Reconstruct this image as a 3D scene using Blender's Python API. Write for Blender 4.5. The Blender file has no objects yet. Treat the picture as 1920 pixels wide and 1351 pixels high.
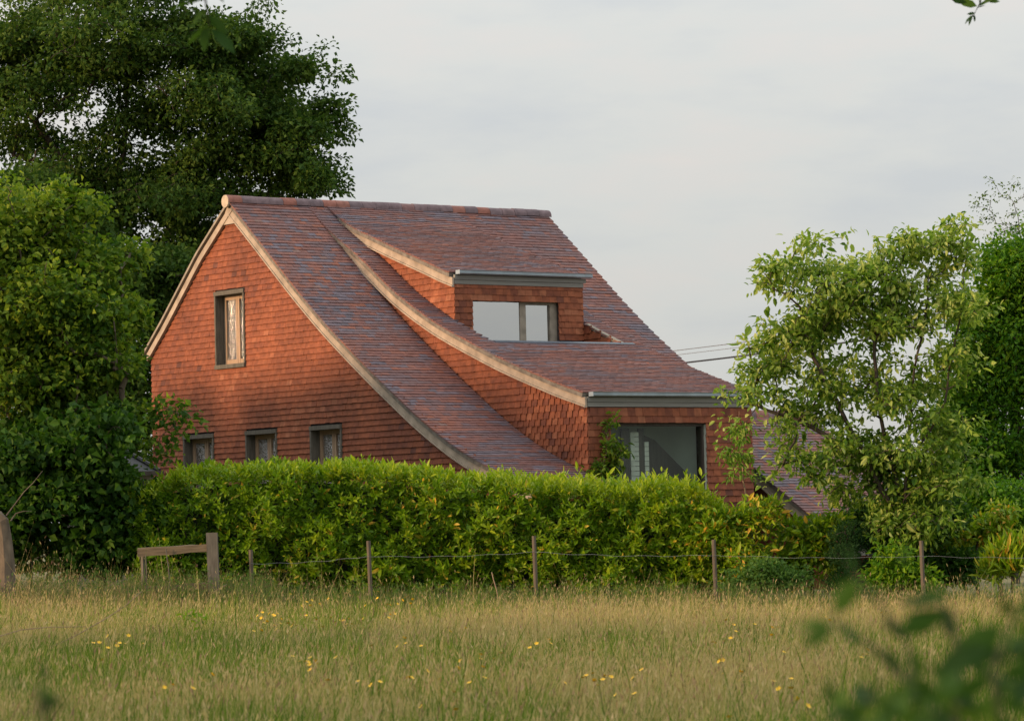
import bpy, math
import numpy as np
from mathutils import Matrix, Vector
RNG = np.random.default_rng(7)
scene = bpy.context.scene
COL = scene.collection

# ------------------------------------------------------------------ camera
F, PIT, ROLL, AZ = 6450.0, 0.05136, -0.0245, 0.930
_cp, _sp = math.cos(PIT), math.sin(PIT)
WV = np.array([0, _cp, _sp]); _up = np.array([0, -_sp, _cp]); _r = np.array([1.0, 0, 0])
RV = math.cos(ROLL) * _r + math.sin(ROLL) * _up
UV = -math.sin(ROLL) * _r + math.cos(ROLL) * _up
CAM = np.array([0, 0, 1.6])
cd = bpy.data.cameras.new('camera'); cam = bpy.data.objects.new('camera', cd); COL.objects.link(cam)
cd.sensor_width = 36; cd.lens = F / 1920 * 36; cd.clip_start = 0.5; cd.clip_end = 5000
cd.dof.use_dof = True; cd.dof.focus_distance = 58.0; cd.dof.aperture_fstop = 6.0
m = Matrix.Identity(4)
for i in range(3):
    m[i][0] = RV[i]; m[i][1] = UV[i]; m[i][2] = -WV[i]; m[i][3] = CAM[i]
cam.matrix_world = m
scene.camera = cam
# ------------------------------------------------------------------ sky
SUN_AZ_DIR = np.array([-0.93, -0.36]); SUN_EL = math.radians(9.5)
w = bpy.data.worlds.new('World'); scene.world = w; w.use_nodes = True
nt = w.node_tree; nt.nodes.clear()
def wn(t, **k):
    n = nt.nodes.new(t)
    for a, b in k.items(): setattr(n, a, b)
    return n
out = wn('ShaderNodeOutputWorld'); bg = wn('ShaderNodeBackground'); bg.inputs[1].default_value = 0.1
sky = wn('ShaderNodeTexSky', sky_type='NISHITA', sun_disc=False, sun_elevation=SUN_EL,
         sun_rotation=math.atan2(SUN_AZ_DIR[0], SUN_AZ_DIR[1]))
tc = wn('ShaderNodeTexCoord'); mp = wn('ShaderNodeMapping'); mp.inputs['Scale'].default_value = (7, 7, 24)
no = wn('ShaderNodeTexNoise'); no.inputs['Scale'].default_value = 1.6; no.inputs['Detail'].default_value = 5
no.inputs['Roughness'].default_value = 0.55
cr = wn('ShaderNodeValToRGB'); e = cr.color_ramp.elements
e[0].position = 0.32; e[0].color = (4.82, 5.0, 5.12, 1); e[1].position = 0.70; e[1].color = (5.78, 5.48, 5.24, 1)
x = cr.color_ramp.elements.new(0.5); x.color = (5.36, 5.43, 5.29, 1)
mx = wn('ShaderNodeMixRGB'); mx.inputs[0].default_value = 0.93
# standard overcast sky: luminance rises towards the zenith as 1 + 2 sin(elevation)
sx = wn('ShaderNodeSeparateXYZ'); ma = wn('ShaderNodeMath', operation='MULTIPLY_ADD', use_clamp=False); ma.inputs[1].default_value = 2.0; ma.inputs[2].default_value = 1.0
mz = wn('ShaderNodeMath', operation='MAXIMUM'); mz.inputs[1].default_value = 0.0
oc = wn('ShaderNodeMixRGB', blend_type='MULTIPLY'); oc.inputs[0].default_value = 1.0
for a, b in ((tc.outputs['Generated'], mp.inputs[0]), (mp.outputs[0], no.inputs['Vector']), (no.outputs['Fac'], cr.inputs[0]),
             (tc.outputs['Generated'], sx.inputs[0]), (sx.outputs[2], mz.inputs[0]), (mz.outputs[0], ma.inputs[0]), (cr.outputs[0], oc.inputs[1]), (ma.outputs[0], oc.inputs[2]), (sky.outputs[0], mx.inputs[1]), (oc.outputs[0], mx.inputs[2]), (mx.outputs[0], bg.inputs[0]), (bg.outputs[0], out.inputs[0])):
    nt.links.new(a, b)
# ------------------------------------------------------------------ sun, exposure
sl = bpy.data.lights.new('sun', 'SUN'); sun = bpy.data.objects.new('sun', sl); COL.objects.link(sun)
sl.energy = 4.4; sl.angle = math.radians(8.0); sl.color = (1.0, 0.64, 0.36)
sd = Vector((SUN_AZ_DIR[0] * math.cos(SUN_EL), SUN_AZ_DIR[1] * math.cos(SUN_EL), math.sin(SUN_EL))).normalized()
sun.rotation_euler = sd.to_track_quat('Z', 'Y').to_euler(); sun.location = (-30, 20, 30)
scene.view_settings.view_transform = 'Standard'; scene.view_settings.look = 'None'
scene.view_settings.exposure = 0.13; scene.view_settings.gamma = 1.0
scene.cycles.use_denoising = True
scene.cycles.max_bounces = 8; scene.cycles.transparent_max_bounces = 8

# ------------------------------------------------------------------ helpers
def ray(x, y): return WV + RV * (x - 960) / F - UV * (y - 675.5) / F
def P(x, y, d): return CAM + ray(x, y) * d          # photograph direction at a chosen depth
def project(p):
    q = np.asarray(p) - CAM; z = q @ WV
    return 960 + F * (q @ RV) / z, 675.5 - F * (q @ UV) / z, z
def tag(o, label=None, cat=None, group=None, kind=None):
    if label: o['label'] = label
    if cat: o['category'] = cat
    if group: o['group'] = group
    if kind: o['kind'] = kind
    return o
def empty(name, loc, rz=0, **k):
    o = bpy.data.objects.new(name, None); COL.objects.link(o); o.location = loc; o.rotation_euler = (0, 0, rz)
    o.empty_display_size = 0.3
    return tag(o, **k)
def rawmesh(name, verts, faces, mat=None, tint=None, smooth=False):
    """faces: (n,k) array of one face size, or list of arrays"""
    me = bpy.data.meshes.new(name)
    verts = np.asarray(verts, dtype=np.float32)
    if not isinstance(faces, list): faces = [faces]
    faces = [np.asarray(f, dtype=np.int32) for f in faces if len(f)]
    me.vertices.add(len(verts)); me.vertices.foreach_set('co', verts.ravel())
    loops = np.concatenate([f.ravel() for f in faces])
    tot = np.concatenate([np.full(len(f), f.shape[1], np.int32) for f in faces])
    start = np.concatenate([[0], np.cumsum(tot)[:-1]]).astype(np.int32)
    me.loops.add(len(loops)); me.loops.foreach_set('vertex_index', loops)
    me.polygons.add(len(tot)); me.polygons.foreach_set('loop_start', start); me.polygons.foreach_set('loop_total', tot)
    if tint is not None:
        at = me.attributes.new('tint', 'FLOAT', 'POINT'); at.data.foreach_set('value', np.asarray(tint, np.float32))
    if mat: me.materials.append(mat)
    me.update(calc_edges=True)
    me.polygons.foreach_set('use_smooth', np.full(len(tot), bool(smooth)))
    return me
def obj(name, me, parent=None, **k):
    o = bpy.data.objects.new(name, me); COL.objects.link(o)
    if parent: o.parent = parent
    return tag(o, **k)
class MB:
    """collects boxes, prisms and tubes into one mesh"""
    def __init__(s): s.v = []; s.f3 = []; s.f4 = []; s.n = 0; s.poly = []
    def add(s, v, f4=(), f3=()):
        v = np.asarray(v, float); s.v.append(v)
        s.f4 += [[i + s.n for i in f] for f in f4]; s.f3 += [[i + s.n for i in f] for f in f3]; s.n += len(v)
    def box(s, x0, x1, y0, y1, z0, z1):
        v = [(x, y, z) for x in (x0, x1) for y in (y0, y1) for z in (z0, z1)]
        s.add(v, [(0, 1, 3, 2), (4, 6, 7, 5), (0, 4, 5, 1), (2, 3, 7, 6), (0, 2, 6, 4), (1, 5, 7, 3)])
    def tube(s, pts, rad, k=6, cap=True):
        pts = np.asarray(pts, float); n = len(pts); rad = np.broadcast_to(rad, (n,))
        t = np.gradient(pts, axis=0); t /= np.linalg.norm(t, axis=1)[:, None] + 1e-9
        a = np.where(np.abs(t[:, 2:3]) > 0.9, np.array([[1.0, 0, 0]]), np.array([[0, 0, 1.0]]))
        b = np.cross(t, a); b /= np.linalg.norm(b, axis=1)[:, None] + 1e-9; c = np.cross(t, b)
        an = np.arange(k) * 2 * math.pi / k
        v = pts[:, None] + rad[:, None, None] * (b[:, None] * np.cos(an)[None, :, None] + c[:, None] * np.sin(an)[None, :, None])
        f4 = [(i * k + j, i * k + (j + 1) % k, (i + 1) * k + (j + 1) % k, (i + 1) * k + j) for i in range(n - 1) for j in range(k)]
        f3 = []
        if cap:
            for base in (0, (n - 1) * k): f3 += [(base, base + j, base + j + 1) for j in range(1, k - 1)]
        s.add(v.reshape(-1, 3), f4, f3)
    def strip(s, A, B):
        """quads between two polylines"""
        n = len(A); s.add(np.concatenate([A, B]), [(i, i + 1, n + i + 1, n + i) for i in range(n - 1)])
    def mesh(s, name, mat, smooth=False):
        return rawmesh(name, np.concatenate(s.v), [np.array(s.f4, np.int32).reshape(-1, 4), np.array(s.f3, np.int32).reshape(-1, 3)], mat, smooth=smooth)
    def build(s, name, mat, parent=None, smooth=False, **k): return obj(name, s.mesh(name, mat, smooth), parent, **k)
def fan(poly, z=None):
    return [(0, i, i + 1) for i in range(1, len(poly) - 1)]

# ------------------------------------------------------------------ materials
def newmat(name):
    mt = bpy.data.materials.new(name); mt.use_nodes = True
    return mt, mt.node_tree, mt.node_tree.nodes['Principled BSDF']
def N(t, typ, **k):
    n = t.nodes.new(typ)
    for a, b in k.items(): setattr(n, a, b)
    return n
def ramp(t, stops, interp='LINEAR'):
    r = N(t, 'ShaderNodeValToRGB'); r.color_ramp.interpolation = interp
    el = r.color_ramp.elements
    while len(el) > 1: el.remove(el[-1])
    el[0].position = stops[0][0]; el[0].color = (*stops[0][1], 1)
    for p, c in stops[1:]:
        x = el.new(p); x.color = (*c, 1)
    return r
def tint_value(t):
    """per-piece value: the 'tint' attribute, or the object's own random number for single pieces"""
    a = N(t, 'ShaderNodeAttribute', attribute_name='tint'); oi = N(t, 'ShaderNodeObjectInfo')
    lt = N(t, 'ShaderNodeMath', operation='LESS_THAN'); lt.inputs[1].default_value = 1e-4
    mu = N(t, 'ShaderNodeMath', operation='MULTIPLY'); ad = N(t, 'ShaderNodeMath', operation='ADD')
    t.links.new(a.outputs['Fac'], lt.inputs[0]); t.links.new(lt.outputs[0], mu.inputs[0]); t.links.new(oi.outputs['Random'], mu.inputs[1])
    t.links.new(a.outputs['Fac'], ad.inputs[0]); t.links.new(mu.outputs[0], ad.inputs[1])
    return ad.outputs[0]
def tile_mat(name, stops, rough=0.75, noise=0.25, interp='LINEAR', patch=None):
    mt, t, b = newmat(name)
    r = ramp(t, stops, interp); t.links.new(tint_value(t), r.inputs[0])
    g = N(t, 'ShaderNodeNewGeometry'); n = N(t, 'ShaderNodeTexNoise'); n.inputs['Scale'].default_value = 9; n.inputs['Detail'].default_value = 6
    t.links.new(g.outputs['Position'], n.inputs['Vector'])
    rr = ramp(t, [(0.3, (1 - noise,) * 3), (0.7, (1 + noise * .6,) * 3)]); t.links.new(n.outputs['Fac'], rr.inputs[0])
    mul = N(t, 'ShaderNodeMixRGB', blend_type='MULTIPLY'); mul.inputs[0].default_value = 1
    t.links.new(r.outputs[0], mul.inputs[1]); t.links.new(rr.outputs[0], mul.inputs[2])
    last = mul.outputs[0]
    if patch:                                             # broad weathering with a shape of its own
        n2 = N(t, 'ShaderNodeTexNoise'); n2.inputs['Scale'].default_value = 0.8; n2.inputs['Detail'].default_value = 3
        t.links.new(g.outputs['Position'], n2.inputs['Vector'])
        r2 = ramp(t, [(0.35, (1, 1, 1)), (0.65, patch)]); t.links.new(n2.outputs['Fac'], r2.inputs[0])
        m2 = N(t, 'ShaderNodeMixRGB', blend_type='MULTIPLY'); m2.inputs[0].default_value = 1
        t.links.new(last, m2.inputs[1]); t.links.new(r2.outputs[0], m2.inputs[2]); last = m2.outputs[0]
    t.links.new(last, b.inputs['Base Color'])
    b.inputs['Roughness'].default_value = rough; b.inputs['Specular IOR Level'].default_value = 0.3
    n3 = N(t, 'ShaderNodeTexNoise'); n3.inputs['Scale'].default_value = 60; t.links.new(g.outputs['Position'], n3.inputs['Vector'])
    bp = N(t, 'ShaderNodeBump'); bp.inputs['Strength'].default_value = 0.35; bp.inputs['Distance'].default_value = 0.004
    t.links.new(n3.outputs['Fac'], bp.inputs['Height']); t.links.new(bp.outputs[0], b.inputs['Normal'])
    return mt
def plain_mat(name, col, rough=0.7, noise=0.2, scale=(8, 8, 8), metal=0, spec=0.3, bump=0.2):
    mt, t, b = newmat(name)
    tcn = N(t, 'ShaderNodeTexCoord'); mpn = N(t, 'ShaderNodeMapping'); mpn.inputs['Scale'].default_value = scale
    n = N(t, 'ShaderNodeTexNoise'); n.inputs['Scale'].default_value = 1; n.inputs['Detail'].default_value = 6
    t.links.new(tcn.outputs['Object'], mpn.inputs[0]); t.links.new(mpn.outputs[0], n.inputs['Vector'])
    r = ramp(t, [(0.3, tuple(c * (1 - noise) for c in col)), (0.7, tuple(min(1, c * (1 + noise)) for c in col))])
    t.links.new(n.outputs['Fac'], r.inputs[0]); t.links.new(r.outputs[0], b.inputs['Base Color'])
    b.inputs['Roughness'].default_value = rough; b.inputs['Metallic'].default_value = metal; b.inputs['Specular IOR Level'].default_value = spec
    bp = N(t, 'ShaderNodeBump'); bp.inputs['Strength'].default_value = bump; bp.inputs['Distance'].default_value = 0.01
    t.links.new(n.outputs['Fac'], bp.inputs['Height']); t.links.new(bp.outputs[0], b.inputs['Normal'])
    return mt
def leaf_mat(name, stops, trans=0.3, rough=0.45, spec=0.35, tcol=1.5):
    mt, t, b = newmat(name)
    r = ramp(t, stops); t.links.new(tint_value(t), r.inputs[0]); t.links.new(r.outputs[0], b.inputs['Base Color'])
    b.inputs['Roughness'].default_value = rough; b.inputs['Specular IOR Level'].default_value = spec
    tr = N(t, 'ShaderNodeBsdfTranslucent'); mm = N(t, 'ShaderNodeMixRGB', blend_type='MULTIPLY'); mm.inputs[0].default_value = 1
    mm.inputs[2].default_value = (tcol, tcol * 1.05, tcol * 0.5, 1)
    t.links.new(r.outputs[0], mm.inputs[1]); t.links.new(mm.outputs[0], tr.inputs[0])
    ms = N(t, 'ShaderNodeMixShader'); ms.inputs[0].default_value = trans
    o = t.nodes['Material Output']
    t.links.new(b.outputs[0], ms.inputs[1]); t.links.new(tr.outputs[0], ms.inputs[2]); t.links.new(ms.outputs[0], o.inputs[0])
    return mt
M = {}
M['roof'] = tile_mat('roof_clay', [(0, (.12, .10, .118)), (.2, (.165, .132, .155)), (.34, (.165, .10, .10)), (.6, (.20, .092, .08)), (.84, (.24, .105, .083)), (.95, (.28, .10, .062)), (1, (.21, .135, .12))], noise=.22, patch=(.86, .88, .92))
M['wall'] = tile_mat('wall_clay', [(0, (.14, .05, .034)), (.1, (.215, .066, .035)), (.5, (.27, .082, .038)), (.8, (.295, .092, .042)), (1, (.36, .13, .066))], noise=.3, patch=(.76, .77, .80))
M['ridge'] = tile_mat('ridge_clay', [(0, (.15, .11, .125)), (.55, (.18, .125, .135)), (.6, (.26, .10, .075)), (1, (.27, .125, .10))], noise=.3)
M['slate'] = plain_mat('slate', (.035, .038, .042), .6, .35)
M['mortar'] = plain_mat('mortar', (.48, .40, .31), .9, .2)
M['oak'] = plain_mat('pale_oak', (.36, .295, .235), .65, .25, (5, 5, 5))
M['oak_grey'] = plain_mat('weathered_oak', (.27, .235, .19), .75, .25, (6, 6, 6))
M['undercloak'] = plain_mat('undercloak', (.17, .15, .13), .85, .35, (9, 9, 9))
M['oak_frame'] = plain_mat('oak_frame', (.36, .25, .17), .6, .2, (30, 30, 2))
M['fascia'] = plain_mat('fascia_board', (.22, .215, .20), .7, .2, (1, 1, 25))
M['lead'] = plain_mat('zinc', (.34, .42, .50), .35, .2, (3, 3, 3), metal=.25, spec=.6, bump=.05)
M['dark_frame'] = plain_mat('dark_frame', (.075, .062, .055), .6, .25, (20, 20, 2))
M['underlay'] = plain_mat('underlay', (.05, .04, .04), .9)
M['plaster'] = plain_mat('plaster', (.58, .62, .56), .9, .08, (3, 3, 3))
M['bright_slot_tone'] = plain_mat('bright_slot_tone', (.62, .60, .58), .9, .15)  # pale tone of the slabs standing in for bright slots in the glass
M['post'] = plain_mat('fence_post', (.115, .092, .07), .85, .3, (25, 25, 3))
M['old_wood'] = plain_mat('old_timber', (.13, .10, .065), .85, .35, (4, 30, 30))
M['grey_wood'] = plain_mat('grey_timber', (.11, .10, .083), .85, .3, (30, 30, 4))
M['bark'] = plain_mat('bark', (.06, .048, .038), .9, .4, (9, 9, 3), bump=.6)
M['bark_pale'] = plain_mat('pale_bark', (.12, .095, .07), .9, .4, (9, 9, 5), bump=.6)
M['green_stem'] = plain_mat('green_stem', (.03, .04, .015), .8, .2)
M['wire'] = plain_mat('galvanised_wire', (.25, .25, .25), .5, .1, metal=.4)
M['cable'] = plain_mat('black_cable', (.022, .022, .03), .5, .1)
M['cable_grey'] = plain_mat('grey_cable', (.12, .12, .14), .5, .1)
M['twig'] = plain_mat('dry_twig', (.30, .21, .14), .8, .3)
M['soil'] = plain_mat('meadow_soil', (.14, .125, .055), .95, .4, (1.3, 1.3, 1.3), bump=.8)

def glass_mat(name, refl, tint=(1, 1, 1), bump=0, scale=20, rough=0.0):
    mt, t, b = newmat(name); t.nodes.remove(b)
    o = t.nodes['Material Output']; g = N(t, 'ShaderNodeBsdfGlossy'); g.inputs['Roughness'].default_value = rough
    tr = N(t, 'ShaderNodeBsdfTransparent'); tr.inputs[0].default_value = (*tint, 1)
    ms = N(t, 'ShaderNodeMixShader'); ms.inputs[0].default_value = refl
    t.links.new(tr.outputs[0], ms.inputs[1]); t.links.new(g.outputs[0], ms.inputs[2]); t.links.new(ms.outputs[0], o.inputs[0])
    if bump:
        tcn = N(t, 'ShaderNodeTexCoord'); n = N(t, 'ShaderNodeTexVoronoi'); n.inputs['Scale'].default_value = scale
        t.links.new(tcn.outputs['Object'], n.inputs['Vector'])
        bp = N(t, 'ShaderNodeBump'); bp.inputs['Strength'].default_value = bump; bp.inputs['Distance'].default_value = 0.02
        t.links.new(n.outputs['Distance'], bp.inputs['Height']); t.links.new(bp.outputs[0], g.inputs['Normal'])
    return mt
M['glass_sky'] = glass_mat('sky_mirror_glass', 0.70, (.2, .2, .2))  # high reflectance puts the sky reflection into the pane; no real coating
M['glass_clear'] = glass_mat('clear_glass', 0.022, (.85, .9, .87))
M['glass_pattern'] = glass_mat('patterned_glass', 0.55, (.4, .42, .38), bump=0.7, scale=48, rough=0.10)

# ------------------------------------------------------------------ ground
def ground_z(x, y):
    b = np.interp(y, [-60, 0, 50, 57, 4000], [-.2, -.2, .32, .6, .6])
    return b - 0.024 * np.clip(x, -20, 20)
gx = np.concatenate([[-2500, -600, -150, -60], np.linspace(-30, 30, 61), [60, 150, 600, 2500]])
gy = np.concatenate([[-800, -100, -20], np.linspace(0, 90, 91), [130, 250, 600, 1500, 3500]])
GX, GY = np.meshgrid(gx, gy); nx, ny = len(gx), len(gy)
near = (np.abs(GX) < 31) & (GY > -1) & (GY < 91)
GZ = ground_z(GX, GY) + near * RNG.normal(0, .015, GX.shape)
idx = np.arange(nx * ny).reshape(ny, nx)
gf = np.stack([idx[:-1, :-1], idx[:-1, 1:], idx[1:, 1:], idx[1:, :-1]], -1).reshape(-1, 4)
obj('meadow', rawmesh('meadow', np.stack([GX, GY, GZ], -1).reshape(-1, 3), gf, M['soil'], smooth=True), kind='structure')

# ------------------------------------------------------------------ house frame
DU = np.array([math.sin(AZ), math.cos(AZ), 0]); DV = np.array([math.cos(AZ), -math.sin(AZ), 0])
ORG = CAM + ray(1097.2, 762) * 58.6
HG = 0.55; ZB = ORG[2] - HG                       # height of the datum (underside of the big dormer fascia) above the plinth
HROT = math.pi / 2 - AZ
house = empty('tile_hung_house', (ORG[0], ORG[1], HG), HROT, label='red tile-hung house with swooping concave tiled roof and stepped dormers', cat='house')
def L(u, v, z): return np.stack(np.broadcast_arrays(np.asarray(u, float), -np.asarray(v, float), np.asarray(z, float) + ZB), -1)
def toW(u, v, z): return ORG + np.multiply.outer(np.asarray(u, float), DU) + np.multiply.outer(np.asarray(v, float), DV) + np.multiply.outer(np.asarray(z, float), np.array([0, 0, 1.0]))
def hbox(mb, u0, u1, v0, v1, z0, z1): mb.box(u0, u1, -v1, -v0, z0 + ZB, z1 + ZB)
VR = -8.461
PM = np.array([(-8.461, 4.24), (-7.911, 3.80), (-7.391, 3.385), (-6.824, 2.925), (-6.238, 2.455), (-5.563, 1.945), (-5.09, 1.605), (-4.503, 1.216), (-4.085, .943), (-3.661, .67), (-3.145, .355), (-2.536, -.02), (-1.913, -.36), (-1.434, -.60), (-.852, -.85), (-.417, -1.0), (.2, -1.22), (.9, -1.46)])
PB = np.array([(-8.461, 4.25), (-8.033, 3.905), (-7.679, 3.66), (-7.305, 3.445), (-6.815, 3.167), (-6.384, 2.894), (-5.909, 2.571), (-5.521, 2.326), (-5.02, 2.056), (-4.607, 1.853), (-4.279, 1.697), (-3.808, 1.503), (-3.31, 1.31), (-2.834, 1.13), (-2.365, .957), (-1.746, .75), (-1.138, .559), (-.688, .417), (-.199, .285), (0.0, .23)])
PS = np.array([(-8.461, 4.255), (-8.25, 4.10), (-7.941, 3.935), (-7.665, 3.79), (-7.32, 3.645), (-6.88, 3.493), (-6.342, 3.297), (-5.743, 3.089), (-5.144, 2.883), (-4.644, 2.702), (-4.40, 2.625)])
PK = np.array([(-8.461, 4.24), (-9.64, 3.36), (-10.966, 2.17), (-11.70, 1.56)])    # back slope
def fine(P_, n=140):
    """smoothed, evenly spaced profile"""
    v = P_[:, 0]; z = P_[:, 1]
    tt = np.linspace(0, 1, n); vv = v[0] + (v[-1] - v[0]) * tt
    o = np.argsort(v); zz = np.interp(vv, v[o], z[o])
    k = np.hanning(13); k /= k.sum(); pad = np.concatenate([zz[0] + (zz[0] - zz[1:7][::-1]), zz, zz[-1] + (zz[-1] - zz[-7:-1][::-1])])
    return np.stack([vv, np.convolve(pad, k, 'valid')], -1)
fM, fB, fS, fK = fine(PM), fine(PB), fine(PS), fine(PK)
def zat(f, v):
    o = np.argsort(f[:, 0]); return np.interp(v, f[o, 0], f[o, 1])
U0, US0, US1, UB1, UE = -1.80, .427, 3.42, 3.93, 5.74
VS = -4.38
def arclen(f): return np.concatenate([[0], np.cumsum(np.hypot(*np.diff(f, axis=0).T))])

# ------------------------------------------------------------------ tiles
UNIT = MB(); UNIT.box(-.5, .5, 0, 1, 0, 1)
roof_tile_me = UNIT.mesh('roof_tile', M['roof']); wall_tile_me = UNIT.mesh('wall_tile', M['wall'])
CUBE_V = np.array([(x, y, z) for x in (-.5, .5) for y in (0, 1) for z in (0, 1)], float)
CUBE_F = np.array([(0, 1, 3, 2), (4, 6, 7, 5), (0, 4, 5, 1), (2, 3, 7, 6), (1, 5, 7, 3)])
class Tiles:
    def __init__(s): s.mats = []; s.tint = []; s.par = []; s.area = []
    def add(s, org, X, Y, Z, tint, parent):
        """org: lower middle of the back face in house coordinates; X,Y,Z scaled axes"""
        s.mats.append(np.stack([X, Y, Z, org], -1)); s.tint.append(tint); s.par.append(parent)
        c = org + .5 * Y + Z
        wc = HW @ np.append(c, 1)
        px, py, d = project(wc[:3])
        n = HW[:3, :3] @ np.cross(X, Y); vd = (CAM - wc[:3]); vd /= np.linalg.norm(vd)
        s.area.append(max(0, n @ vd) / d ** 2 * (1 if visible_px(px, py) else 0))
HW = np.array(Matrix.Translation((ORG[0], ORG[1], HG)) @ Matrix.Rotation(HROT, 4, 'Z'))
def visible_px(x, y):
    if x < 300 or x > 1400: return False
    return y < np.interp(x, [280, 560, 1000, 1330, 1340, 1420], [840, 845, 865, 865, 900, 900])
roofT, wallT = Tiles(), Tiles()
def lowfreq(a, b, seed):
    return .5 + .25 * math.sin(a * 1.7 + seed) * math.cos(b * 2.3 + seed * 2) + .25 * math.sin(a * .6 - b * 1.1 + seed)
def roof_tiles(f, u0, u1, parent, skip=None, gauge=.098, width=.165, smax=None, seed=1, store=None, fr=None):
    f = f if f[0, 1] > f[-1, 1] else f[::-1]
    s = arclen(f); tot = s[-1]; nrow = int(tot / gauge) + 1
    store = store or roofT
    for r in range(nrow):
        s_lo = tot - r * gauge; s_hi = s_lo - gauge
        if s_hi < -.02: break
        v0, z0 = np.interp(s_lo, s, f[:, 0]), np.interp(s_lo, s, f[:, 1])
        v1, z1 = np.interp(max(s_hi, 0), s, f[:, 0]), np.interp(max(s_hi, 0), s, f[:, 1])
        t = np.array([v1 - v0, z1 - z0]); t /= np.linalg.norm(t)
        nrm = np.array([-t[1], t[0]]) if t[0] < 0 else np.array([t[1], -t[0]])
        if nrm[1] < 0: nrm = -nrm
        off = (r % 2) * width / 2
        edges = [u0] + list(np.arange(u0 + (off if off else width), u1 - .02, width)) + [u1]
        rj = RNG.normal(0, .002)
        run = RNG.random()
        for a, b in zip(edges[:-1], edges[1:]):
            if b - a < .03: continue
            uc = (a + b) / 2; vc = (v0 + v1) / 2
            if skip and skip(uc, vc): continue
            if RNG.random() > .5: run = RNG.random()
            lf = .6 * run + .4 * lowfreq(uc, r * gauge, seed)
            tint = min(1, max(.001, (lf - .03) * 1.06 + RNG.normal(0, .05)))
            lift = .012 + rj + RNG.normal(0, .0018)
            lv, lz = v0 + nrm[0] * lift, z0 + nrm[1] * lift
            ln = gauge + .045
            tx, tz = v1 - v0, z1 - z0
            hv, hz = v0 + t[0] * ln + nrm[0] * (-.006), z0 + t[1] * ln + nrm[1] * (-.006)
            org = L(uc, lv, lz); top = L(uc, hv, hz)
            Y = top - org; X = np.array([(b - a) - .004, 0, 0]); X = X + np.array([0, 0, RNG.normal(0, .0025)])
            Z = np.cross(X, Y); Z = Z / np.linalg.norm(Z) * .021
            if Z[2] < 0: Z = -Z
            store.add(org, X, Y, Z, tint, parent)
def wall_tiles(axis, const, outsign, z_lo, z_hi, spans, parent, gauge=.108, width=.165, seed=3):
    """axis 'v': wall plane at u=const; axis 'u': wall plane at v=const; spans(zmid)-> list of (a,b)"""
    nrow = int((z_hi - z_lo) / gauge) + 1
    for r in range(nrow):
        z = z_lo + r * gauge
        off = (r % 2) * width / 2 + RNG.normal(0, .008)
        drift = RNG.normal(0, .0015)
        for A, B_ in spans(z + gauge / 2):
            k0 = math.floor((A - off) / width); ed = [A] + [off + k * width for k in range(k0, k0 + 400) if A + .02 < off + k * width < B_ - .02] + [B_]
            for a, b in zip(ed[:-1], ed[1:]):
                c = (a + b) / 2; wd = (b - a) - (.0015 + abs(RNG.normal(0, .0013)))
                zz = z + RNG.normal(0, .0022) + drift
                bow = .012 + abs(RNG.normal(0, .0025)); tilt = RNG.normal(0, .009)
                o0 = .016 + bow; o1 = .002
                if axis == 'v':
                    org = L(const + outsign * o0, c, zz); top = L(const + outsign * o1, c, zz + gauge + .03)
                    X = L(0, wd, tilt * wd) - L(0, 0, 0); Zd = L(outsign, 0, 0) - L(0, 0, 0)
                else:
                    org = L(c, const + outsign * o0, zz); top = L(c, const + outsign * o1, zz + gauge + .03)
                    X = L(wd, 0, tilt * wd) - L(0, 0, 0); Zd = L(0, outsign, 0) - L(0, 0, 0)
                Y = top - org
                Zv = Zd * .012
                if np.dot(np.cross(X, Y), Zv) < 0: X = -X
                tint = min(1, max(.001, .5 * RNG.random() + .5 * lowfreq(c * .7, z * .9, seed) + RNG.normal(0, .08)))
                wallT.add(org, X, Y, Zv, tint, parent)
def emit_tiles(T, me, single_name, rest_name, owner, nmax=300):
    area = np.array(T.area); order = np.argsort(-area); pick = set(order[:nmax][area[order[:nmax]] > 0].tolist())
    V = []; FS = []; TI = []; k = 0
    for i, Mx in enumerate(T.mats):
        if i in pick:
            o = bpy.data.objects.new(single_name, me); COL.objects.link(o); o.parent = T.par[i]
            mm = Matrix.Identity(4)
            for r in range(3):
                for c in range(4): mm[r][c] = Mx[r, c]
            o.matrix_basis = mm
        else:
            V.append(CUBE_V @ Mx[:, :3].T + Mx[:, 3]); FS.append(CUBE_F + 8 * k); TI.append(np.full(8, T.tint[i])); k += 1
    if V: obj(rest_name, rawmesh(rest_name, np.concatenate(V), np.concatenate(FS), me.materials[0], np.concatenate(TI)), owner, kind='stuff')

# ------------------------------------------------------------------ house: walls and roof shells
VL = -11.5
GW = [(-9.09, -8.08, 1.15, 2.56), (-10.32, -9.26, -1.35, -.10), (-8.09, -7.06, -1.35, -.10), (-5.91, -4.92, -1.35, -.10)]
UWALL = U0 + .13
def gtop(v): return np.where(v < VR, zat(fK, v), zat(fM, v)) - .05
def shell_sheet(mb, u, vs, zlo, zhi, holes):
    for a, b in zip(vs[:-1], vs[1:]):
        mid = (a + b) / 2
        hs = sorted([(h[2], h[3]) for h in holes if h[0] < mid < h[1]])
        segs = []; cur = None
        lo = (zlo(a), zlo(b))
        for h0, h1 in hs:
            segs.append((lo, (h0, h0))); lo = (h1, h1)
        segs.append((lo, (zhi(a), zhi(b))))
        for (l0, l1), (h0, h1) in segs:
            if h0 <= l0 and h1 <= l1: continue
            mb.add(np.concatenate([L(u, a, l0)[None], L(u, b, l1)[None], L(u, b, h1)[None], L(u, a, h0)[None]]), [(0, 1, 2, 3)])
mb = MB()
vs = np.unique(np.concatenate([np.linspace(VL, .6, 90), [h[i] for h in GW for i in (0, 1)]]))
shell_sheet(mb, UWALL, vs, lambda v: -ZB, gtop, GW)
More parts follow.
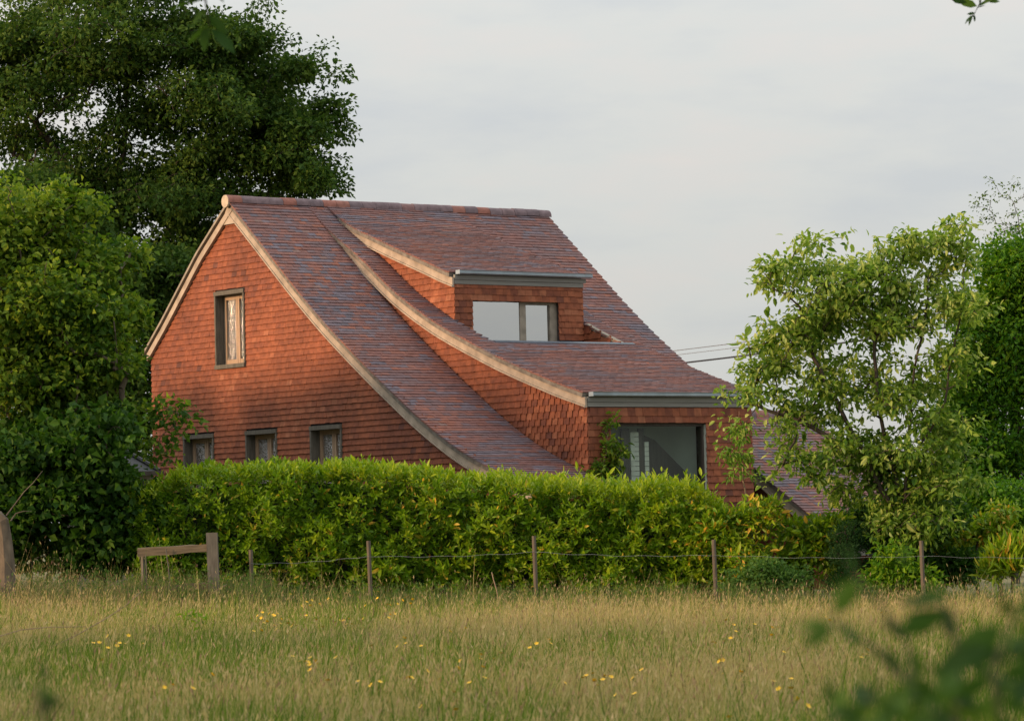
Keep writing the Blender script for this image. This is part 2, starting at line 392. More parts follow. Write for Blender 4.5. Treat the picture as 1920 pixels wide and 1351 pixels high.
gable = mb.build('gable_wall', M['underlay'], house)
mb = MB()
shell_sheet(mb, UE - .12, np.linspace(VL, -2.6, 40), lambda v: -ZB, gtop, [])
mb.build('far_gable_wall', M['wall'], house)
mb = MB(); hbox(mb, UWALL + .01, UE - .13, VL, VL + .15, -ZB, 1.62); mb.build('rear_wall', M['wall'], house)
mb = MB(); hbox(mb, UWALL + .01, .0, .45, .6, -ZB, -1.42); mb.build('low_front_wall', M['wall'], house)
mb = MB(); hbox(mb, 3.72, UE - .13, -2.75, -2.6, -ZB, -.05); mb.build('side_wall', M['wall'], house)
def spread(f, u0, u1, off=-.03):
    A = L(u0, f[:, 0], f[:, 1] + off); B_ = L(u1, f[:, 0], f[:, 1] + off); return A, B_
def roof_shell(name, f, u0, u1):
    mb = MB(); mb.strip(*spread(f, u0, u1)); return mb.build(name, M['underlay'], house)
main_roof = roof_shell('main_roof', fM, U0 + .03, .03)
mb = MB(); mb.strip(*spread(fM[fM[:, 0] < -2.6], US1 - .3, UE - .02)); far_roof = mb.build('far_roof_slope', M['underlay'], house)
mb = MB(); A, B_ = spread(fK, U0 + .02, UE - .02, 0.0); mb.strip(A, B_)
back_roof = mb.build('back_roof_slope', M['roof'], house)
big_roof = MB()
f1 = fB[fB[:, 0] < VS]; f2 = fB[fB[:, 0] > -3.2]; fm_ = fB[(fB[:, 0] >= VS - .1) & (fB[:, 0] <= -3.1)]
big_roof.strip(*spread(f1, .03, US0 + .1)); big_roof.strip(*spread(f1, US1 - .1, UB1 - .02)); big_roof.strip(*spread(f2, .03, UB1 - .02))
big_roof.strip(*spread(fm_, .03, .5)); big_roof.strip(*spread(fm_, 3.45, UB1 - .02))
big_roof = big_roof.build('large_dormer_roof', M['underlay'], house)
small_roof = roof_shell('small_dormer_roof', fS, US0 + .02, US1 + .03)
# cheeks (solid walls of the dormers)
def cheek(name, u, f, vend, low, lowoff=-.3):
    vv = np.linspace(VR + .05, vend, 60); mb = MB()
    mb.strip(L(u, vv, zat(low, vv) + lowoff), L(u, vv, np.maximum(zat(f, vv) - .045, zat(low, vv) + lowoff + .01)))
    return mb.build(name, M['underlay'], house)
big_cheek = cheek('large_dormer_cheek', .06, fB, -.02, fM)
cheek('far_dormer_cheek', 3.70, fB, -2.1, fM)
mb = MB(); hbox(mb, 3.66, 3.70, -2.1, -.30, -.15, .3); mb.build('side_window_head', M['dark_frame'], house)
small_cheek = cheek('small_dormer_cheek', US0 + .06, fS, VS - .02, fB, -.6)
cheek('far_small_cheek', US1 - .03, fS, VS - .02, fB, -.6)
# dormer fronts
BW = (.52, 2.68, -2.1, -.28)
mb = MB(); hbox(mb, .07, BW[0], -.30, -.02, -ZB, .16); hbox(mb, BW[1], 3.70, -.30, -.02, -ZB, .16); hbox(mb, BW[0], BW[1], -.30, -.02, BW[3], .16); hbox(mb, BW[0], BW[1], -.30, -.02, -ZB, BW[2])
big_front = mb.build('large_dormer_front', M['underlay'], house)
SW = (.84, 2.86, 1.33, 2.19)
mb = MB(); hbox(mb, US0 + .07, SW[0], VS - .2, VS - .02, 1.0, 2.56); hbox(mb, SW[1], US1 - .02, VS - .2, VS - .02, 1.0, 2.56); hbox(mb, SW[0], SW[1], VS - .2, VS - .02, SW[3], 2.56)
small_front = mb.build('small_dormer_front', M['underlay'], house)

# ------------------------------------------------------------------ house: tiling
roof_tiles(fM, U0, -.0, main_roof, seed=1)
roof_tiles(fM[fM[:, 0] < -2.6], US1 - .02, UE, far_roof, seed=4, skip=lambda u, v: u < UB1 - .1 and v > -7.9 and zat(fB, v) > zat(fM, v) + .12 and u < US1 + .1)
def skipB(u, v):
    if v < VS - .02 and US0 + .08 < u < US1: return True
    return VS - .02 < v < -3.22 and .5 < u < 3.45
roof_tiles(fB, -.055, UB1, big_roof, skip=skipB, seed=2)
roof_tiles(fS, US0 - .055, US1 + .03, small_roof, seed=3)
def gable_spans(z):
    lo = VL
    if z > 1.66: lo = np.interp(z, PK[::-1, 1], PK[::-1, 0]) + .04
    o = np.argsort(fM[:, 1]); hi = .55 if z < fM[:, 1].min() else np.interp(z, fM[o, 1], fM[o, 0]) - .05
    s = [(lo, hi)]
    for a, b, z0, z1 in GW:
        if z0 - .03 < z < z1 + .03:
            n = []
            for p, q in s:
                if b <= p or a >= q: n.append((p, q)); continue
                if a - p > .02: n.append((p, a - .02))
                if q - b > .02: n.append((b + .02, q))
            s = n
    return [(p, q) for p, q in s if q - p > .05]
wall_tiles('v', UWALL, -1, -1.75, 4.0, gable_spans, gable, gauge=.106, seed=5)
def cheek_spans(f, low, vend, lowoff):
    vv = np.linspace(VR + .1, vend, 300); top = zat(f, vv) - .10; bot = zat(low, vv) - lowoff
    def fn(z):
        ok = (z < top) & (z > bot)
        if not ok.any(): return []
        i = np.where(ok)[0]; return [(vv[i[0]], vend if i[-1] == 299 else vv[i[-1]])] if vv[i[-1]] - vv[i[0]] > .05 else []
    return fn
wall_tiles('v', .06, -1, -1.9, 3.6, cheek_spans(fB, fM, .012, .15), big_cheek, gauge=.116, seed=6)
wall_tiles('v', US0 + .06, -1, 1.44, 3.6, cheek_spans(fS, fB, VS + .012, .15), small_cheek, gauge=.116, seed=7)
def front_spans(a, b, w_):
    def fn(z):
        if w_[2] < z < w_[3]: return [(a, w_[0]), (w_[1], b)]
        return [(a, b)]
    return fn
wall_tiles('u', -.02, 1, -1.9, -.05, front_spans(.035, 3.72, (BW[0] + .02, BW[1] - .02, BW[2], BW[3])), big_front, gauge=.116, seed=8)
wall_tiles('u', VS - .02, 1, 1.44, 2.40, front_spans(US0 + .035, US1, (SW[0] + .03, SW[1] - .02, SW[2] - .2, SW[3])), small_front, gauge=.116, seed=9)
# notch in the big dormer roof in front of the small window
mb = MB(); vv = np.linspace(VS, -3.22, 14)
mb.strip(L(3.45, vv, np.full(14, 1.22)), L(3.45, vv, zat(fB, vv) - .02)); mb.strip(L(.5, vv, np.full(14, 1.22)), L(.5, vv, zat(fB, vv) - .02))
hbox(mb, .5, 3.45, VS, -3.22, 1.15, 1.22)
notch = mb.build('roof_notch', M['underlay'], house)
wall_tiles('v', 3.45, -1, 1.22, 1.75, lambda z: [(VS, -3.24)] if z < 1.25 else ([(VS, float(np.interp(-(z + .02), -fB[:, 1], fB[:, 0])))] if z < 1.66 else []), notch, gauge=.116, seed=10)
emit_tiles(roofT, roof_tile_me, 'roof_tile', 'roof_tiling', house)
emit_tiles(wallT, wall_tile_me, 'wall_tile', 'wall_tiling', house)

# ------------------------------------------------------------------ house: ridge, verges, gutters
ridge_me = []
def half_round(r0, r1, ln, k=9):
    an = np.linspace(-.15, math.pi + .15, k); mb = MB()
    o = [np.stack([np.full(k, x), np.cos(an) * r, np.sin(an) * r], -1) for x, r in ((0, r0), (ln, r0), (ln, r1), (0, r1))]
    mb.strip(o[0], o[1]); mb.strip(o[2], o[3]); mb.strip(o[1], o[2]); mb.strip(o[3], o[0]); return mb
RL = .30; nr = int(round((UE - U0 + .06) / RL)); RL = (UE - U0 + .06) / nr
rme = half_round(.128, .108, RL - .006).mesh('ridge_tile', M['ridge'], True)
for i in range(nr):
    o = obj('ridge_tile', rme, house); q = L(U0 - .03 + i * RL, VR, 4.215 + RNG.normal(0, .004)); o.location = q
    o.rotation_euler = (RNG.normal(0, .03), RNG.normal(0, .01), RNG.normal(0, .01))
mb = MB(); an = np.linspace(0, 2 * math.pi, 15)[:-1]
c = L(U0 - .045, VR, 4.225); ring = c + np.stack([0 * an, np.cos(an) * .12, np.sin(an) * .12], -1); ring2 = ring + np.array([.05, 0, 0])
mb.add(ring, [], fan(ring)); mb.add(np.concatenate([ring, ring2]), [(i, (i + 1) % 14, 14 + (i + 1) % 14, 14 + i) for i in range(14)])
mb.build('ridge_end_cap', M['mortar'], house)
def sweep(name, f, u0, u1, d0, d1, mat, vlo=None, vhi=None, cut_v=None):
    """board that follows a roof profile; d0..d1 is its depth below the tile line, square to the slope"""
    g = f[f[:, 0].argsort()]
    if vlo is not None: g = g[g[:, 0] >= vlo]
    if vhi is not None: g = g[g[:, 0] <= vhi]
    t = np.gradient(g, axis=0); t /= np.linalg.norm(t, axis=1)[:, None]; n = np.stack([t[:, 1], -t[:, 0]], -1)
    a, b = g + n * d0, g + n * d1
    if cut_v is not None:
        for q in (a, b):
            q[:, 1] = np.where(q[:, 0] > cut_v, q[:, 1], q[:, 1]); q[-1, 1] += (cut_v - q[-1, 0]) * (t[-1, 1] / t[-1, 0]); q[-1, 0] = cut_v
    mb = MB()
    P4 = [L(u0, a[:, 0], a[:, 1]), L(u1, a[:, 0], a[:, 1]), L(u1, b[:, 0], b[:, 1]), L(u0, b[:, 0], b[:, 1])]
    for i in range(4): mb.strip(P4[i], P4[(i + 1) % 4])
    for k in (0, -1): mb.add(np.array([p[k] for p in P4]), [(0, 1, 2, 3)])
    return mb.build(name, mat, house)
def verge(f, u, vlo, vhi, cut=None, main=M['oak']):
    sweep('undercloak', f, u + .020, u + .16, .0, .07, M['undercloak'], vlo, vhi, None)
    sweep('bargeboard', f, u + .045, u + .085, .065, .195, main, vlo, vhi, cut)
    sweep('bargeboard_moulding', f, u + .03, u + .088, .2, .225, M['oak'], vlo, vhi, cut)
verge(fM, U0, VR + .12, .9)
# back verge of the gable, joined to the front one at the apex
sweep('undercloak', fK, U0 + .012, U0 + .16, .004, .05, M['oak_grey'], None, VR - .02)
sweep('bargeboard', fK, U0 + .05, U0 + .09, .09, .195, M['oak'], None, VR + .0)
sweep('bargeboard_moulding', fK, U0 + .03, U0 + .092, .2, .225, M['oak'], None, VR + .0)
g = MB(); apex = np.array([L(U0 + .044, VR - .30, 3.80), L(U0 + .044, VR + .30, 3.80), L(U0 + .044, VR + .06, 4.14), L(U0 + .044, VR - .06, 4.14)]); g.add(np.concatenate([apex, apex + np.array([.05, 0, 0])]), [(0, 1, 2, 3), (4, 5, 6, 7), (0, 1, 5, 4), (1, 2, 6, 5), (2, 3, 7, 6), (3, 0, 4, 7)])
g.build('apex_plate', M['oak'], house)
verge(fB, -.07, -7.9, .0, .035)
verge(fS, US0 - .07, -8.0, VS, VS + .035)
def extrude_u(name, poly, u0, u1, mat, cap=True):
    poly = np.array(poly); mb = MB(); A = L(u0, poly[:, 0], poly[:, 1]); B_ = L(u1, poly[:, 0], poly[:, 1]); n = len(poly)
    mb.add(np.concatenate([A, B_]), [(i, (i + 1) % n, n + (i + 1) % n, n + i) for i in range(n)])
    if cap: mb.add(A, [], fan(A)); mb.add(B_, [], fan(B_))
    return mb.build(name, mat, house)
def eave(v, z, u0, u1, ug):
    extrude_u('fascia', [(v - .01, z), (v + .03, z), (v + .03, z + .075), (v - .01, z + .075)], u0, u1, M['fascia'])
    extrude_u('fascia', [(v - .01, z + .08), (v + .045, z + .08), (v + .045, z + .165), (v - .01, z + .165)], u0, u1 + .05, M['fascia'])
    gp = [(v + .03, z + .25), (v + .035, z + .19), (v + .06, z + .172), (v + .12, z + .172), (v + .15, z + .19), (v + .155, z + .235), (v + .17, z + .25), (v + .145, z + .25), (v + .135, z + .20), (v + .12, z + .185), (v + .06, z + .185), (v + .045, z + .20), (v + .04, z + .25)]
    # trough as an open strip with end pieces
    gp = np.array(gp); mb = MB(); n = len(gp)
    A = L(u0 + .03, gp[:, 0], gp[:, 1]); B_ = L(ug, gp[:, 0], gp[:, 1]); mb.add(np.concatenate([A, B_]), [(i, (i + 1) % n, n + (i + 1) % n, n + i) for i in range(n)])
    for uu in (u0 + .03, ug): hbox(mb, uu - .004, uu + .004, v + .032, v + .16, z + .174, z + .248)
    mb.build('gutter', M['lead'], house)
eave(0.0, 0.0, .03, 3.74, 3.84)
eave(VS, 2.43, US0 + .03, US1 + .0, US1 + .12)
mb = MB(); vv = np.linspace(-3.28, -3.19, 4); mb.strip(L(.5, vv, zat(fB, vv) + .042), L(3.7, vv, zat(fB, vv) + .042)); mb.strip(L(.5, vv[-1:].repeat(2), zat(fB, -3.19) + np.array([.0, .042])), L(3.7, vv[-1:].repeat(2), zat(fB, -3.19) + np.array([.0, .042])))
mb.build('lead_flashing', plain_mat('dark_lead', (.07, .09, .12), .4, .2), house)
sweep('notch_flashing', fB, 3.43, 3.52, -.035, .02, M['oak_grey'], VS, -3.2)

# ------------------------------------------------------------------ windows
def make_gable_window(v0, v1, z0, z1):
    u = UWALL
    fr = MB()
    hbox(fr, u - .055, u + .24, v0 - .02, v0 + .025, z0, z1); hbox(fr, u - .055, u + .24, v1 - .025, v1 + .02, z0, z1)
    hbox(fr, u - .065, u + .24, v0 - .022, v1 + .022, z1, z1 + .075); hbox(fr, u - .075, u + .24, v0 - .022, v1 + .022, z0 - .075, z0)
    wd = fr.build('window', M['grey_wood'], house)
    t = MB(); a, b = v0 + .03, v1 - .03; c = (a + b) / 2
    for p, q in ((a, a + .075), (b - .075, b), (c - .065, c - .004), (c + .004, c + .065)): hbox(t, u + .135, u + .2, p, q, z0, z1)
    hbox(t, u + .14, u + .195, a + .075, b - .075, z1 - .085, z1); hbox(t, u + .14, u + .195, a + .075, b - .075, z0, z0 + .10)
    t.build('frame', M['oak_frame'], wd)
    for p, q in ((a + .075, c - .065), (c + .065, b - .075)):
        g = MB(); hbox(g, u + .165, u + .17, p - .005, q + .005, z0 + .095, z1 - .08); g.build('pane', M['glass_pattern'], wd)
    k = MB(); hbox(k, u + .26, u + .28, v0, v1, z0, z1); k.build('blind', M['plaster'], wd)
for h in GW: make_gable_window(h[0], h[1], h[2] + .03, h[3] - .07)
# small dormer window: fixed pane and opening light
z0, z1 = SW[2] - .1, SW[3]
fr = MB(); vf = VS - .13
hbox(fr, 2.0, 2.14, vf - .05, vf + .05, z0, z1); hbox(fr, 2.70, 2.86, vf - .05, vf + .05, z0, z1); hbox(fr, 2.14, 2.70, vf - .05, vf + .05, z1 - .10, z1); hbox(fr, SW[0] - .02, 2.86, vf - .06, vf + .04, z0 - .05, z0)
sw = fr.build('window', M['oak_grey'], house)
g = MB(); hbox(g, SW[0] - .02, 2.0, vf + .03, vf + .036, z0, z1); g.build('pane', M['glass_sky'], sw)
g = MB(); hbox(g, 2.14, 2.70, vf + .0, vf + .006, z0, z1 - .10); g.build('pane', M['glass_sky'], sw)
mb = MB(); hbox(mb, SW[0], 2.86, vf - .5, vf - .45, 1.1, 2.3); mb.build('blind', M['plaster'], sw)
# big dormer window and the room behind it
vf = -.13
fr = MB(); hbox(fr, BW[1] - .055, BW[1] - .0, vf - .05, vf + .06, BW[2], BW[3]); hbox(fr, BW[0], BW[0] + .05, vf - .05, vf + .06, BW[2], BW[3]); hbox(fr, BW[0] + .05, BW[1] - .055, vf - .05, vf + .06, BW[3] - .05, BW[3])
bw = fr.build('window', M['dark_frame'], house)
g = MB(); hbox(g, BW[0] + .05, BW[1] - .055, vf, vf + .006, BW[2], BW[3] - .05); g.build('pane', M['glass_clear'], bw)
mb = MB(); hbox(mb, BW[1] - .012, BW[1] + .012, vf + .06, -.0, BW[2], BW[3] - .02); mb.build('jamb_trim', M['plaster'], bw)
room = MB(); hbox(room, .3, 3.6, -1.25, -1.2, -2.9, .1); hbox(room, 3.56, 3.6, -1.2, -.95, -2.9, .1); hbox(room, .2, .3, -1.25, -.32, -2.9, .1); hbox(room, .2, 3.6, -1.25, -.32, .1, .15); hbox(room, .2, 3.6, -1.25, -.32, -2.85, -2.8)
room.build('room', M['plaster'], house)
st = MB(); pts = [(1.62, -.42), (2.0, -.56), (3.0, -1.38), (3.4, -1.8), (3.4, -2.7), (1.62, -2.7)]; k = len(pts)
A = np.array([L(u, -.6, z) for u, z in pts]); st.add(np.concatenate([A, A + np.array([0, .1, 0])]), [(i, (i + 1) % k, k + (i + 1) % k, k + i) for i in range(k)], [(0, i, i + 1) for i in range(1, k - 1)] + [(k, k + i, k + i + 1) for i in range(1, k - 1)])
st.build('dark_diagonal_slab', M['dark_frame'], house)  # dark slab with a diagonal upper edge inside the room
g = MB(); hbox(g, 3.675, 3.68, -2.08, -.31, -2.7, -.16); g.build('side_window', M['glass_clear'], house)
for a, b, zt in ((1.21, 1.39, -.40), (1.52, 1.61, -.51)):  # pale slabs added to catch light, standing in for bright slots in the glass
    mb = MB()
    for q in range(22):
        zz = -2.2 + q * .085
        if zz + .08 < zt: hbox(mb, a, b, -.34, -.30, zz, zz + .077)
    mb.build('bright_slot_slab', M['bright_slot_tone'], house)
for a, b in ((1.02, 1.20), (1.40, 1.51)):
    mb = MB(); hbox(mb, a, b, -.36, -.31, -2.3, -.36); mb.build('inner_post', M['dark_frame'], house)

# ------------------------------------------------------------------ outbuilding on the right
OH = empty('tiled_outbuilding', (ORG[0], ORG[1], HG), HROT, label='low red-tiled outbuilding half hidden behind the loose green tree', cat='outbuilding')
fO = np.array([(-2.75, -.02), (-1.5, -.78), (-.97, -1.09), (.1, -1.73), (1.1, -2.32)])
mb = MB(); mb.strip(L(4.62, fO[:, 0], fO[:, 1] - .03), L(7.48, fO[:, 0], fO[:, 1] - .03)); oroof = mb.build('roof', M['underlay'], OH)
mb = MB(); mb.strip(L(4.62, np.array([-2.75, -5.0]), np.array([-.04, -1.4])), L(7.48, np.array([-2.75, -5.0]), np.array([-.04, -1.4]))); mb.build('back_slope', M['roof'], OH)
OT = Tiles()
def visible_px(x, y): return 1400 < x < 1700 and 700 < y < 960
roof_tiles(fO, 4.6, 7.5, oroof, seed=11, store=OT)
emit_tiles(OT, roof_tile_me, 'roof_tile', 'roof_tiling', OH, 300)
for i in range(10):
    o = obj('ridge_tile', rme, OH); o.location = L(4.58 + i * RL, -2.75, -.05)
_h = house; house = OH
verge(fine(fO, 60), 4.6, None, 1.1, None, M['oak'])
mb = MB(); vv = np.linspace(-3.2, 1.0, 20); mb.strip(L(4.75, vv, np.full(20, -ZB)), L(4.75, vv, np.interp(vv, fO[:, 0], fO[:, 1]) - .08)); mb.strip(L(np.array([4.75, 7.4]), 0.95, -ZB), L(np.array([4.75, 7.4]), .95, -2.35)); mb.strip(L(np.array([7.4, 7.4]), np.array([-3.2, .95]), -ZB), L(np.array([7.4, 7.4]), np.array([-3.2, .95]), -2.35))
ow = mb.build('wall', M['wall'], OH)
eave(1.1, -2.66, 4.7, 7.45, 7.5)
house = _h

# ------------------------------------------------------------------ little slate-roofed shed at the left
sp = P(268, 885, 56.5)
shed = empty('slate_shed', (sp[0], sp[1], ground_z(sp[0], sp[1])), 0.2, label='small dark slate-roofed shed beside the gable, mostly behind leaves', cat='shed')
sz = sp[2] - float(ground_z(sp[0], sp[1])); mb = MB(); mb.box(-1.2, .1, -.2, 1.2, -.1, sz - .1); mb.build('wall', M['fascia'], shed)
mb = MB(); a = np.array([(-1.3, -.32, sz), (.24, -.32, sz), (.24, 1.3, sz), (-1.3, 1.3, sz), (-.35, .45, sz + .42), (-.65, .45, sz + .42)])
mb.add(a, [(0, 1, 4, 5), (2, 3, 5, 4), (0, 1, 2, 3)], [(1, 2, 4), (3, 0, 5)]); roof = mb.build('roof', M['slate'], shed)
mb = MB(); mb.tube([a[1] + (0, 0, .02), a[4] + (0, 0, .02)], .035, 6); mb.build('hip_roll', M['slate'], roof)
mb = MB(); mb.box(-1.32, .3, -.44, -.33, sz - .06, sz + .01); mb.build('gutter', M['dark_frame'], shed)
mb = MB(); mb.box(-1.3, .15, -.31, -.27, sz - .16, sz - .005); mb.build('fascia', M['oak_grey'], shed)

# ================================================================== foliage
def unit(a): return a / (np.linalg.norm(a, axis=-1, keepdims=True) + 1e-9)
def leaves_geo(c, d, n, ln, wd, fold=.18, droop=.12, big=False):
    """c base points, d leaf axis, n leaf normal (all Nx3); returns vertices, faces"""
    k = len(c); d = unit(d); s = unit(np.cross(d, n)); n = np.cross(s, d)
    ln = np.broadcast_to(ln, (k,))[:, None]; wd = np.broadcast_to(wd, (k,))[:, None]
    if not big:
        v = np.stack([c, c + d * ln * .48 + s * wd * .5 + n * wd * fold, c + d * ln * .48 - s * wd * .5 + n * wd * fold, c + d * ln - n * ln * droop], 1)
        f = np.array([(0, 1, 3), (0, 3, 2)])
        return v.reshape(-1, 3), (f[None] + 4 * np.arange(k)[:, None, None]).reshape(-1, 3), 4
    v = np.stack([c, c + d * ln * .28 + s * wd * .40 + n * wd * fold, c + d * ln * .28 - s * wd * .40 + n * wd * fold,
                  c + d * ln * .64 + s * wd * .42 + n * (wd * fold - ln * droop * .4), c + d * ln * .64 - s * wd * .42 + n * (wd * fold - ln * droop * .4),
                  c + d * ln - n * ln * droop, c + d * ln * .64 - n * ln * droop * .4], 1)
    f = np.array([(0, 1, 6), (1, 3, 6), (3, 5, 6), (0, 6, 2), (2, 6, 4), (4, 6, 5)])
    return v.reshape(-1, 3), (f[None] + 7 * np.arange(k)[:, None, None]).reshape(-1, 3), 7
def leaf_obj(name, c, d, n, ln, wd, tint, mat, parent, origin=(0, 0, 0), big=False, **k):
    v, f, q = leaves_geo(np.asarray(c) - np.asarray(origin), d, n, ln, wd, big=big, **k)
    return obj(name, rawmesh(name, v, f, mat, np.repeat(np.clip(tint, .001, 1), q)), parent)
def cluster_leaves(cent, nper, spread, flat=.7, up=.8, out=.6, droop=.2, rng=RNG):
    m_ = len(cent); c = np.repeat(cent, nper, 0); g = np.clip(rng.normal(0, 1, c.shape), -1.5, 1.5) * np.array([1, 1, flat]) * np.repeat(np.broadcast_to(spread, (m_,)), nper)[:, None]
    pos = c + g
    d = unit(g) * out + rng.normal(0, .6, g.shape) + np.array([0, 0, -droop]); nn = rng.normal(0, .55, g.shape) + np.array([0, 0, up])
    return pos, d, nn
def blob_points(blobs, rng=RNG, shell=.42, per=9, rb=.42):
    """leaf clusters gathered into flattened boughs, so the crown has tiers and gaps"""
    pts = []
    for c, r, n in blobs:
        nb = max(1, int(round(n / per))); r = np.asarray(r, float)
        q = np.asarray(c) + unit(rng.normal(0, 1, (nb, 3))) * (rng.random((nb, 1)) ** shell) * r * .95
        br = np.clip(rb * (r[0] + r[2]) / 2, .16, .85)
        own = rng.integers(0, nb, n); g = np.clip(rng.normal(0, 1, (n, 3)), -1.7, 1.7) * np.array([.62, .62, .26]) * br
        g[:, 2] -= .22 * (g[:, 0] ** 2 + g[:, 1] ** 2) / br
        pts.append(q[own] + g)
    return np.concatenate(pts)
def skeleton(trunks, cents, rng=RNG, r_tip=.008, expo=2.2, sag=.08):
    """joins every leaf cluster to the trunk; returns list of (points, radii)"""
    nodes = []; par = []
    for t in trunks:
        t = np.asarray(t, float); prev = -1
        for a, b in zip(t[:-1], t[1:]):
            for q in np.linspace(0, 1, 6)[:-1]: nodes.append(a + (b - a) * q + rng.normal(0, .015, 3)); par.append(prev); prev = len(nodes) - 1
        nodes.append(t[-1]); par.append(prev)
    base = np.mean([np.asarray(t[0]) for t in trunks], 0)
    arr = np.zeros((len(nodes) + len(cents) * 4 + 8, 3)); cnt = len(nodes); arr[:cnt] = nodes
    dist0 = {}
    for ci in np.argsort(np.linalg.norm(cents - np.array(nodes)[-1], axis=1)):
        c = cents[ci]; A = arr[:cnt]; dd = np.linalg.norm(A - c, axis=1) + .6 * np.maximum(0, A[:, 2] - c[2] + .1)
        j = int(np.argmin(dd)); a = A[j]; ln = np.linalg.norm(c - a); prev = j; steps = 3 if ln > .5 else 2
        for s_ in range(1, steps + 1):
            q = s_ / steps; p = a + (c - a) * q + (rng.normal(0, ln * .05, 3) if s_ < steps else 0) + np.array([0, 0, sag * ln * math.sin(math.pi * q)])
            arr[cnt] = p; par.append(prev); prev = cnt; cnt += 1
    arr = arr[:cnt]; par = np.array(par)
    load = np.zeros(cnt); child = np.zeros(cnt, int)
    for p in par:
        if p >= 0: child[p] += 1
    load[child == 0] = 1
    for i in range(cnt - 1, -1, -1):
        if par[i] >= 0: load[par[i]] += load[i]
    return arr, par, r_tip * load ** (1 / expo)
def skeleton_mesh(arr, par, rad, k=5):
    i = np.where(par >= 0)[0]; a, b = arr[par[i]], arr[i]; ra, rb = np.minimum(rad[par[i]], rad[i] * 1.6 + .01), rad[i]
    t = unit(b - a); h = np.where(np.abs(t[:, 2:3]) > .9, np.array([[1.0, 0, 0]]), np.array([[0, 0, 1.0]])); x = unit(np.cross(t, h)); y = np.cross(t, x)
    an = np.arange(k) * 2 * math.pi / k; ring = x[:, None] * np.cos(an)[None, :, None] + y[:, None] * np.sin(an)[None, :, None]
    v = np.concatenate([a[:, None] + ring * ra[:, None, None], b[:, None] + ring * rb[:, None, None]], 1)
    f = np.array([(j, (j + 1) % k, k + (j + 1) % k, k + j) for j in range(k)])
    return v.reshape(-1, 3), (f[None] + 2 * k * np.arange(len(i))[:, None, None]).reshape(-1, 4)
def make_tree(name, label, cat, trunks, blobs, nper, spread, ln, wd, mat, bark, tint=(.5, .22), flat=.7, up=.8, out=.6, droop=.2, group=None, big=False, r_tip=.008, seed=1, shell=.42, per=9, rb=.42, extra=None, topboost=0, sag=.08, fold=.18):
    rng = np.random.default_rng(seed); cents = blob_points(blobs, rng, shell, per, rb)
    if extra is not None: cents = np.concatenate([cents, extra])
    base = np.asarray(trunks[0][0], float)
    t = empty(name, base, label=label, cat=cat, group=group)
    arr, par, rad = skeleton(trunks, cents, rng, r_tip, sag=sag); v, f = skeleton_mesh(arr - base, par, rad)
    obj('trunk', rawmesh('trunk', v, f, bark, smooth=True), t)
    pos, d, nn = cluster_leaves(cents, nper, spread, flat, up, out, droop, rng)
    k = len(pos); sz = np.exp(rng.normal(0, .22, k))
    ct = np.repeat(rng.normal(0, .12, len(cents)), nper)
    tn = tint[0] + ct + rng.normal(0, tint[1], k)
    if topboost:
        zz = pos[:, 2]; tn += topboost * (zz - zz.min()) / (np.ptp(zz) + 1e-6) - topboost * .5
    leaf_obj('crown', pos, d, nn, ln * sz, wd * sz, tn, mat, t, base, big, droop=.15, fold=fold)
    return t
LM = {}
LM['dark'] = leaf_mat('dark_leaf', [(0, (.018, .05, .009)), (.5, (.045, .095, .015)), (1, (.12, .18, .03))], .28, .6, .12)
LM['hazel'] = leaf_mat('hazel_leaf', [(0, (.028, .078, .008)), (.5, (.095, .17, .015)), (1, (.25, .31, .03))], .36, .55, .15)
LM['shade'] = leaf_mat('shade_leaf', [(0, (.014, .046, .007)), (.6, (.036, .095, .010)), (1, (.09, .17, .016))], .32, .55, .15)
LM['laurel'] = leaf_mat('laurel_leaf', [(0, (.026, .075, .005)), (.35, (.075, .165, .006)), (.7, (.17, .28, .010)), (.9, (.28, .35, .018)), (.95, (.46, .40, .05)), (1, (.56, .32, .04))], .32, .42, .25)
LM['pale'] = leaf_mat('pale_leaf', [(0, (.04, .10, .010)), (.45, (.12, .215, .022)), (.8, (.24, .34, .06)), (1, (.40, .45, .14))], .38, .5, .2)
LM['bright'] = leaf_mat('bright_leaf', [(0, (.022, .085, .005)), (.5, (.07, .18, .007)), (1, (.20, .31, .012))], .34, .5, .18)
LM['conifer'] = leaf_mat('conifer_leaf', [(0, (.013, .042, .012)), (1, (.04, .10, .028))], .15, .6, .1)
LM['nettle'] = leaf_mat('nettle_leaf', [(0, (.045, .12, .022)), (1, (.12, .21, .05))], .32, .6, .12)
def gz(x, y): return float(ground_z(x, y))
def G(px, d):
    """ground point below image column px at depth d"""
    p = P(px, 1000, d); return np.array([p[0], p[1], gz(p[0], p[1])])
def mm(px, d): return px * d / F

# ---- large dark tree behind the house
D = 80
bl = []
for x, y, rx, ry, n in ((60, 60, 170, 150, 150), (250, 40, 170, 130, 150), (385, 75, 95, 75, 100), (110, 230, 170, 120, 120), (300, 210, 150, 110, 110), (470, 190, 120, 90, 110), (560, 220, 75, 70, 70), (545, 320, 80, 60, 70), (420, 320, 120, 80, 90), (250, 360, 160, 90, 110), (100, 380, 150, 80, 70), (360, 430, 90, 80, 60), (585, 130, 30, 20, 10), (625, 190, 20, 14, 8), (610, 330, 30, 14, 10), (480, 75, 40, 25, 14), (-120, 200, 150, 250, 60), (330, 480, 90, 70, 40)):
    bl.append((P(x, y, D + RNG.normal(0, .8)), (mm(rx, D), mm(rx, D) * .8 + .6, mm(ry, D)), n))
b0 = G(215, D)
tk = [b0, P(212, 700, D), P(205, 420, D), P(235, 260, D), P(250, 60, D)]
